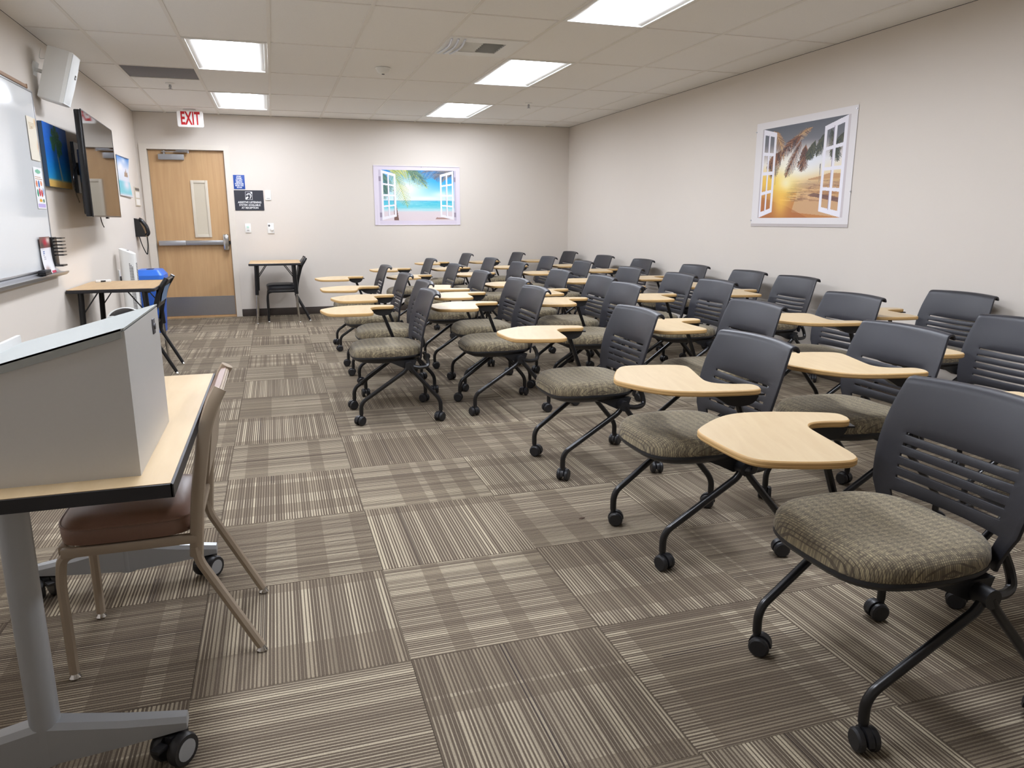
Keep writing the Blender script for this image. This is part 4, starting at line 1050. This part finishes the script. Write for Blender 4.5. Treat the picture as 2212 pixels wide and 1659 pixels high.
# flat screen
Nx, Ny = XL+0.25, 4.535; Fx, Fy = XL+0.19, 5.98
tv = link('television', None, None, ((Nx+Fx)/2, (Ny+Fy)/2, 1.679), (0, 0, math.atan2(Nx-Fx, Fy-Ny)))
tag(tv, 'large flat black television on the left wall reflecting the door', 'television')
tw, th_ = math.hypot(Fx-Nx, Fy-Ny)/2, 0.392
part(tv, 'rear_case', BLACK, lambda b: (b.box(-0.05, -0.008, -tw+.003, tw-.003, -th_+.003, th_-.003, ch=.008), b.box(-0.085, -0.05, -tw*0.8, tw*0.8, -th_*.95, th_*0.3, ch=.012)))
part(tv, 'bezel', mat('bezel_brown_black', srgb(26, 23, 22), 0.3), lambda b: (b.box(-0.008, 0.002, -tw, -tw+.008, -th_, th_), b.box(-0.008, 0.002, tw-.008, tw, -th_, th_), b.box(-0.008, 0.002, -tw+.008, tw-.008, th_-.008, th_), b.box(-0.008, 0.002, -tw+.008, tw-.008, -th_, -th_+.012)))
part(tv, 'screen', SCREEN, lambda b: b.box(-0.006, 0.0005, -tw+.007, tw-.007, -th_+.011, th_-.007))
part(tv, 'wall_mount', BLACK, lambda b: (b.box(-0.185, -0.16, -0.22, 0.22, -0.2, 0.2), b.box(-0.17, -0.08, -0.03, 0.03, -0.05, 0.05)))
part(tv, 'sensor', BLACK, lambda b: b.box(-0.02, 0.0, -0.03, 0.03, -th_-.012, -th_, ch=.002))
part(tv, 'cable', BLACK, lambda b: (b.tube([(-0.06, -0.08, -0.30), (-0.05, -0.05, -0.44), (-0.045, 0.0, -0.475)], 0.004, 6, fillet=.04), b.tube([(-0.10, -0.55, 0.0), (-0.12, -0.64, -0.08), (-0.12, -0.62, -0.2), (-0.12, -0.5, -0.28)], 0.004, 6, fillet=.06)))

# loudspeaker
sp = link('loudspeaker', None, None, (-1.70, 4.46, 2.27), (0, math.radians(17), 0))
tag(sp, 'white wall loudspeaker angled down above the television', 'loudspeaker')
def spk(b):
    # local x = out of the wall, y along the wall, z up
    pr = [(-0.09, -0.085), (0.055, -0.115), (0.075, -0.105), (0.075, 0.105), (0.055, 0.115), (-0.09, 0.085)]
    b.prism(pr, -0.183, 0.183, ch=0.008, smooth_side=False)
part(sp, 'cabinet', WHITE, spk)
def grille(b):
    n = 9; m_ = 7; vs_ = []
    for i in range(n):
        for j in range(m_):
            u = -1+2*i/(n-1); v = -1+2*j/(m_-1)
            vs_.append((0.079+0.016*(1-u**4)*(1-v**4), v*0.098, u*0.172))
    b.add(vs_, [(i*m_+j, i*m_+j+1, (i+1)*m_+j+1, (i+1)*m_+j) for i in range(n-1) for j in range(m_-1)], 0, True)
    b.box(0.072, 0.08, -0.1, 0.1, -0.175, 0.175)
part(sp, 'grille', mat('grille_white', srgb(226, 228, 226), 0.6), grille)
bd_ = part(sp, 'badge', BLACK, lambda b: b.box(0.094, 0.0975, -0.014, 0.014, 0.015, 0.045))
text_part('JBL', 0.013, SIGNWHT, sp, (0.0978, 0, 0.028), (PI/2, 0, PI/2))
part(sp, 'bracket', WHITEM, lambda b: (b.box(-0.17, -0.15, -0.04, 0.04, -0.06, 0.05), b.tube([(-0.155, 0, 0), (-0.09, 0, 0.0)], 0.013, 10)))
part(sp, 'cable', WHITE, lambda b: b.tube([(-0.09, -0.03, 0.10), (-0.13, -0.06, 0.07), (-0.14, -0.03, 0.15)], 0.003, 6, fillet=.03))

# notice holder by the door
nt_ = wall_thing('notice_holder', 'narrow beige notice holder on the left wall beside the door frame', 'notice', (XL, 8.23, 1.54), ROT_LEFT)
part(nt_, 'plate', mat('notice_beige', srgb(206, 196, 178), 0.6), lambda b: b.box(-0.16, 0.16, -0.112, 0.112, 0, 0.01, ch=.002))
part(nt_, 'header', mat('notice_grey', srgb(110, 104, 98), 0.6), lambda b: b.box(-0.14, 0.14, 0.07, 0.10, 0.01, 0.012))
for k in range(2): part(nt_, 'sheet', PAPER, lambda b: b.box(-0.13, 0.13, -0.1+0.085*k, -0.03+0.085*k, 0.01, 0.012))

# wall telephone
ph = wall_thing('wall_phone', 'black wall telephone with hanging cord, left of the door', 'telephone', (XL, 7.93, 1.17), ROT_LEFT)
def phb(b):
    pr = [(0.0, -0.1), (0.11, -0.1), (0.10, -0.03), (0.05, 0.10), (0.0, 0.115)]
    k = len(pr); vs_ = [(x, y, z) for x in (-0.09, 0.09) for (z, y) in pr]
    b.add(vs_, [(i, (i+1) % k, k+(i+1) % k, k+i) for i in range(k)]+[list(range(k))[::-1], list(range(k, 2*k))])
part(ph, 'body', BLACK, phb)
part(ph, 'handset', mat('handset_black', srgb(24, 24, 27), 0.22), lambda b: b.tube([(-0.065, -0.085, 0.115), (-0.065, -0.06, 0.14), (-0.065, 0.02, 0.125), (-0.065, 0.09, 0.075), (-0.065, 0.105, 0.05)], [0.028]+[0.02]*18+[0.028] if False else 0.021, 10, fillet=.03))
part(ph, 'cord', BLACK, lambda b: b.tube([(-0.065, -0.10, 0.12), (-0.06, -0.2, 0.12), (-0.05, -0.31, 0.10), (-0.04, -0.29, 0.085), (-0.03, -0.2, 0.05), (-0.03, -0.1, 0.03)], 0.006, 6, fillet=.04))

# tower fan
tf = thing('tower_fan', 'white tower fan with slanted top against the left wall', 'fan', (-1.735, 6.5, 0))
part(tf, 'base', WHITE, lambda b: b.lathe([(0.105, 0.0), (0.11, 0.01), (0.09, 0.025), (0.05, 0.035)], 28))
def tfb(b):
    pr = rrect(-0.072, 0.072, -0.085, 0.085, 0.05, 5); n = len(pr)
    vs_ = [(x, y, 0.03) for x, y in pr]+[(x, y, 0.955-0.42*x) for x, y in pr]+[(x*.8, y*.8, 0.962-0.42*x*.8) for x, y in pr]
    b.add(vs_, [(i, (i+1) % n, n+(i+1) % n, n+i) for i in range(n)]+[(n+i, n+(i+1) % n, 2*n+(i+1) % n, 2*n+i) for i in range(n)]+[[2*n+i for i in range(n)], [i for i in reversed(range(n))]], 0, True)
part(tf, 'tower', WHITE, tfb)
part(tf, 'grille_slot', DARKGREY, lambda b: [b.box(0.018+0.0125*i, 0.026+0.0125*i, -0.0862, -0.0842, 0.16+0.0155*k, 0.169+0.0155*k) for i in range(3) for k in range(44-i*1)])
part(tf, 'side_slot', DARKGREY, lambda b: [b.box(0.0715, 0.0733, -0.035, 0.03, 0.16+0.0155*k, 0.169+0.0155*k) for k in range(44)])
part(tf, 'control_panel', GREYP, lambda b: b.box(-0.03, 0.03, -0.025, 0.025, 0.972, 0.974, M=Matrix.Translation((0, 0, 0)) @ Matrix.Rotation(0.4, 4, 'Y') @ Matrix.Translation((-0.38, 0, -0.075))) if False else b.box(-0.012, 0.012, -0.012, 0.012, 0.955, 0.9665))

# recycling bin
bn = thing('recycling_bin', 'blue recycling bin with white liner showing, beside the door', 'bin', (-1.675, 7.42, 0))
def taper(b, x0, y0, z0, x1, y1, z1, r=0.05):
    a = rrect(-x0, x0, -y0, y0, r, 4); q = rrect(-x1, x1, -y1, y1, r, 4); n = len(a)
    b.add([(x, y, z0) for x, y in a]+[(x, y, z1) for x, y in q], [(i, (i+1) % n, n+(i+1) % n, n+i) for i in range(n)]+[[n+i for i in range(n)], [i for i in reversed(range(n))]], 0, True)
part(bn, 'body', BLUEP, lambda b: taper(b, 0.10, 0.15, 0.0, 0.135, 0.20, 0.60))
part(bn, 'liner', LINER, lambda b: taper(b, 0.139, 0.204, 0.545, 0.142, 0.207, 0.625))
part(bn, 'lid', mat('blue_lid', srgb(48, 112, 214), 0.35), lambda b: (taper(b, 0.158, 0.222, 0.612, 0.155, 0.219, 0.655), taper(b, 0.155, 0.219, 0.655, 0.115, 0.17, 0.715)))
part(bn, 'opening', mat('bin_dark', srgb(16, 36, 80), 0.6), lambda b: taper(b, 0.035, 0.09, 0.713, 0.035, 0.09, 0.717, 0.03))

# round floor fan, mostly hidden behind the lectern
hf = thing('floor_fan', 'round white floor fan with black grille under the small desk', 'fan', (-1.70, 5.62, 0))
part(hf, 'stand', WHITE, lambda b: (b.lathe([(0.12, 0.0), (0.12, 0.012), (0.05, 0.03), (0.03, 0.2)], 24),))
MH = Matrix.Translation((0.02, 0.05, 0.34)) @ Matrix.Rotation(math.radians(35), 4, 'X')
part(hf, 'housing', WHITE, lambda b: b.lathe([(0.05, -0.09), (0.11, -0.07), (0.145, -0.01), (0.15, 0.03), (0.145, 0.05), (0.128, 0.052)], 32, M=MH))
part(hf, 'grille', BLACK, lambda b: b.lathe([(0.132, 0.04), (0.125, 0.055), (0.09, 0.068), (0.03, 0.072)], 32, M=MH))
MR = Matrix.Translation((-0.06, -0.09, 0.33)) @ Matrix.Rotation(math.radians(60), 4, 'X')
part(hf, 'front_ring', WHITEM, lambda b: b.tube([tuple(MR @ Vector((0.075*math.cos(2*PI*i/24), 0.075*math.sin(2*PI*i/24), 0))) for i in range(25)], 0.014, 8))
part(hf, 'ring_core', GREYP, lambda b: b.lathe([(0.066, -0.01), (0.066, 0.0), (0.04, 0.01)], 24, M=MR))

# ------------------------------------------------------------------ back wall signs and plates
ex = link('exit_sign', None, None, (-1.172, YB-0.33, 2.452), ROT_BACK)
tag(ex, 'white EXIT sign with red letters hanging from the ceiling above the door', 'exit sign')
b = MB(); b.prism(rrect(-0.147, 0.147, -0.092, 0.092, 0.02, 4), -0.014, 0.014, ch=.004); b.build('panel', mat('exit_white', srgb(240, 238, 236), 0.4, emit=0.15), ex)
text_part('EXIT', 0.205, RED, ex, (0.0, 0.002, 0.0145), (0, 0, 0), bold=0.006, sx=0.5)
part(ex, 'canopy', WHITEM, lambda q: q.box(-0.07, 0.07, 0.092, 0.1095, -0.04, 0.04, ch=.003))
s1 = wall_thing('blue_notice_sign', 'small blue sign with white capital lettering beside the door', 'sign', (-0.685, YB, 1.740), ROT_BACK)
part(s1, 'plate', SIGNBLUE, lambda b: b.box(-0.069, 0.069, -0.0885, 0.0885, 0.0, 0.004, ch=.001))
for k, tx_ in enumerate(('STOP!', 'PLEASE', 'DO NOT', 'REMOVE', 'FURNITURE', 'FROM THIS', 'ROOM.')):
    text_part(tx_, 0.0235, SIGNWHT, s1, (0.0, 0.068-0.0228*k, 0.0034), (0, 0, 0), bold=0.0009, sx=0.82)
s2 = wall_thing('assistive_listening_sign', 'black assistive listening sign with white ear symbol beside the door', 'sign', (-0.579, YB, 1.510), ROT_BACK)
b = MB(); b.prism(rrect(-0.18, 0.18, -0.128, 0.128, 0.008, 3), 0, 0.006, ch=.001); b.build('plate', SIGNBLK, s2)
for k, tx_ in enumerate(('ASSISTIVE LISTENING', 'SYSTEM AVAILABLE', 'AT RECEPTION')):
    text_part(tx_, 0.034, SIGNWHT, s2, (0.004, -0.025-0.035*k, 0.0062), (0, 0, 0), bold=0.0008, sx=0.86)
def earsym(b):
    cx_, cy_ = 0.0, 0.06
    w1, h1 = 0.044, 0.05
    b.box(cx_-w1, cx_+w1, cy_+h1-.003, cy_+h1, .006, .0068); b.box(cx_-w1, cx_+w1, cy_-h1, cy_-h1+.003, .006, .0068); b.box(cx_-w1, cx_-w1+.003, cy_-h1, cy_+h1, .006, .0068); b.box(cx_+w1-.003, cx_+w1, cy_-h1, cy_+h1, .006, .0068)
    def arc(r0, r1, a0, a1, n=18, ox_=0, oy_=0, r0e=None, r1e=None):
        vs_ = []
        for i in range(n+1):
            a = a0+(a1-a0)*i/n; u = i/n; q0 = r0+(0 if r0e is None else (r0e-r0)*u); q1 = r1+(0 if r1e is None else (r1e-r1)*u)
            for rr_ in (q0, q1): vs_.append((cx_+ox_+rr_*math.cos(a), cy_+oy_+rr_*math.sin(a), 0.0072))
        b.add(vs_, [(2*i, 2*i+1, 2*i+3, 2*i+2) for i in range(n)])
    arc(0.024, 0.032, math.radians(170), math.radians(-40))
    arc(0.014, 0.019, math.radians(175), math.radians(-30))
    arc(0.02, 0.032, math.radians(-40), math.radians(-75), 8, 0, 0, 0.03, 0.042)
    b.add([(cx_+.018, cy_+.048, .0071), (cx_+.041, cy_+.048, .0071), (cx_+.041, cy_+.022, .0071), (cx_+.03, cy_+.026, .0071)], [(0, 3, 2, 1)])
    b.add([(cx_-.041, cy_-.046, .0071), (cx_-.028, cy_-.046, .0071), (cx_-.004, cy_-.02, .0071), (cx_-.018, cy_-.008, .0071), (cx_-.041, cy_-.028, .0071)], [(0, 1, 2, 3, 4)])
part(s2, 'ear_symbol', SIGNWHT, earsym)
def plate(name, label, x, z, w_, h_):
    p = wall_thing(name, label, 'wall plate', (x, YB, z), ROT_BACK)
    part(p, 'cover', WHITE, lambda b: b.box(-w_/2, w_/2, -h_/2, h_/2, 0, 0.012, ch=.004)); return p
p1 = plate('wall_plate', 'blank white wall plate right of the black listening sign', -0.342, 1.577, 0.074, 0.126)
part(p1, 'slot', GREYP, lambda b: b.box(-0.02, 0.02, -0.045, -0.038, 0.0122, 0.0128))
p2 = plate('light_switch', 'white occupancy light switch plate below the black listening sign', -0.620, 1.157, 0.072, 0.116)
part(p2, 'paddle', WHITE, lambda b: b.box(-0.018, 0.018, -0.034, 0.034, 0.012, 0.017, ch=.002))
part(p2, 'sensor_window', mat('sensor_green', srgb(196, 228, 212), 0.2), lambda b: b.box(-0.014, 0.014, 0.0, 0.028, 0.017, 0.019, ch=.001))
part(p2, 'label_slot', GREYP, lambda b: b.box(-0.014, 0.014, -0.030, -0.024, 0.017, 0.0176))
p3 = plate('volume_control', 'white wall plate with a round knob, right of the light switch', -0.335, 1.154, 0.08, 0.132)
part(p3, 'knob', WHITE, lambda b: b.lathe([(0.021, 0.012), (0.02, 0.026), (0.016, 0.03)], 20, (0.012, -0.012, 0)))
part(p3, 'key_switch', DARKGREY, lambda b: b.lathe([(0.013, 0.012), (0.012, 0.015)], 16, (-0.02, 0.034, 0)))
oc = wall_thing('power_outlet', 'wall outlet with small adapter on the left wall behind the tower fan', 'power outlet', (XL, 6.62, 0.70), ROT_LEFT)
part(oc, 'cover', WHITE, lambda b: b.box(-0.037, 0.037, -0.06, 0.06, 0, 0.008, ch=.003))
part(oc, 'adapter', DARKGREY, lambda b: b.box(-0.02, 0.02, -0.05, -0.005, 0.008, 0.035, ch=.004))
sc = part(None, 'leaf_scrap', mat('dry_leaf', srgb(78, 56, 42), 0.8), lambda b: b.add([(0.0, 0.0, 0.002), (0.012, 0.006, 0.005), (0.03, 0.004, 0.003), (0.012, -0.004, 0.002), (0.0, 0.0, 0.0005), (0.012, 0.006, 0.0015), (0.03, 0.004, 0.0005), (0.012, -0.004, 0.0005)], [(0, 3, 2, 1), (4, 5, 6, 7), (0, 1, 5, 4), (1, 2, 6, 5), (2, 3, 7, 6), (3, 0, 4, 7)]), (0.872, 0.816, 0))
tag(sc, 'tiny brown leaf scrap on the carpet in the aisle', 'debris')
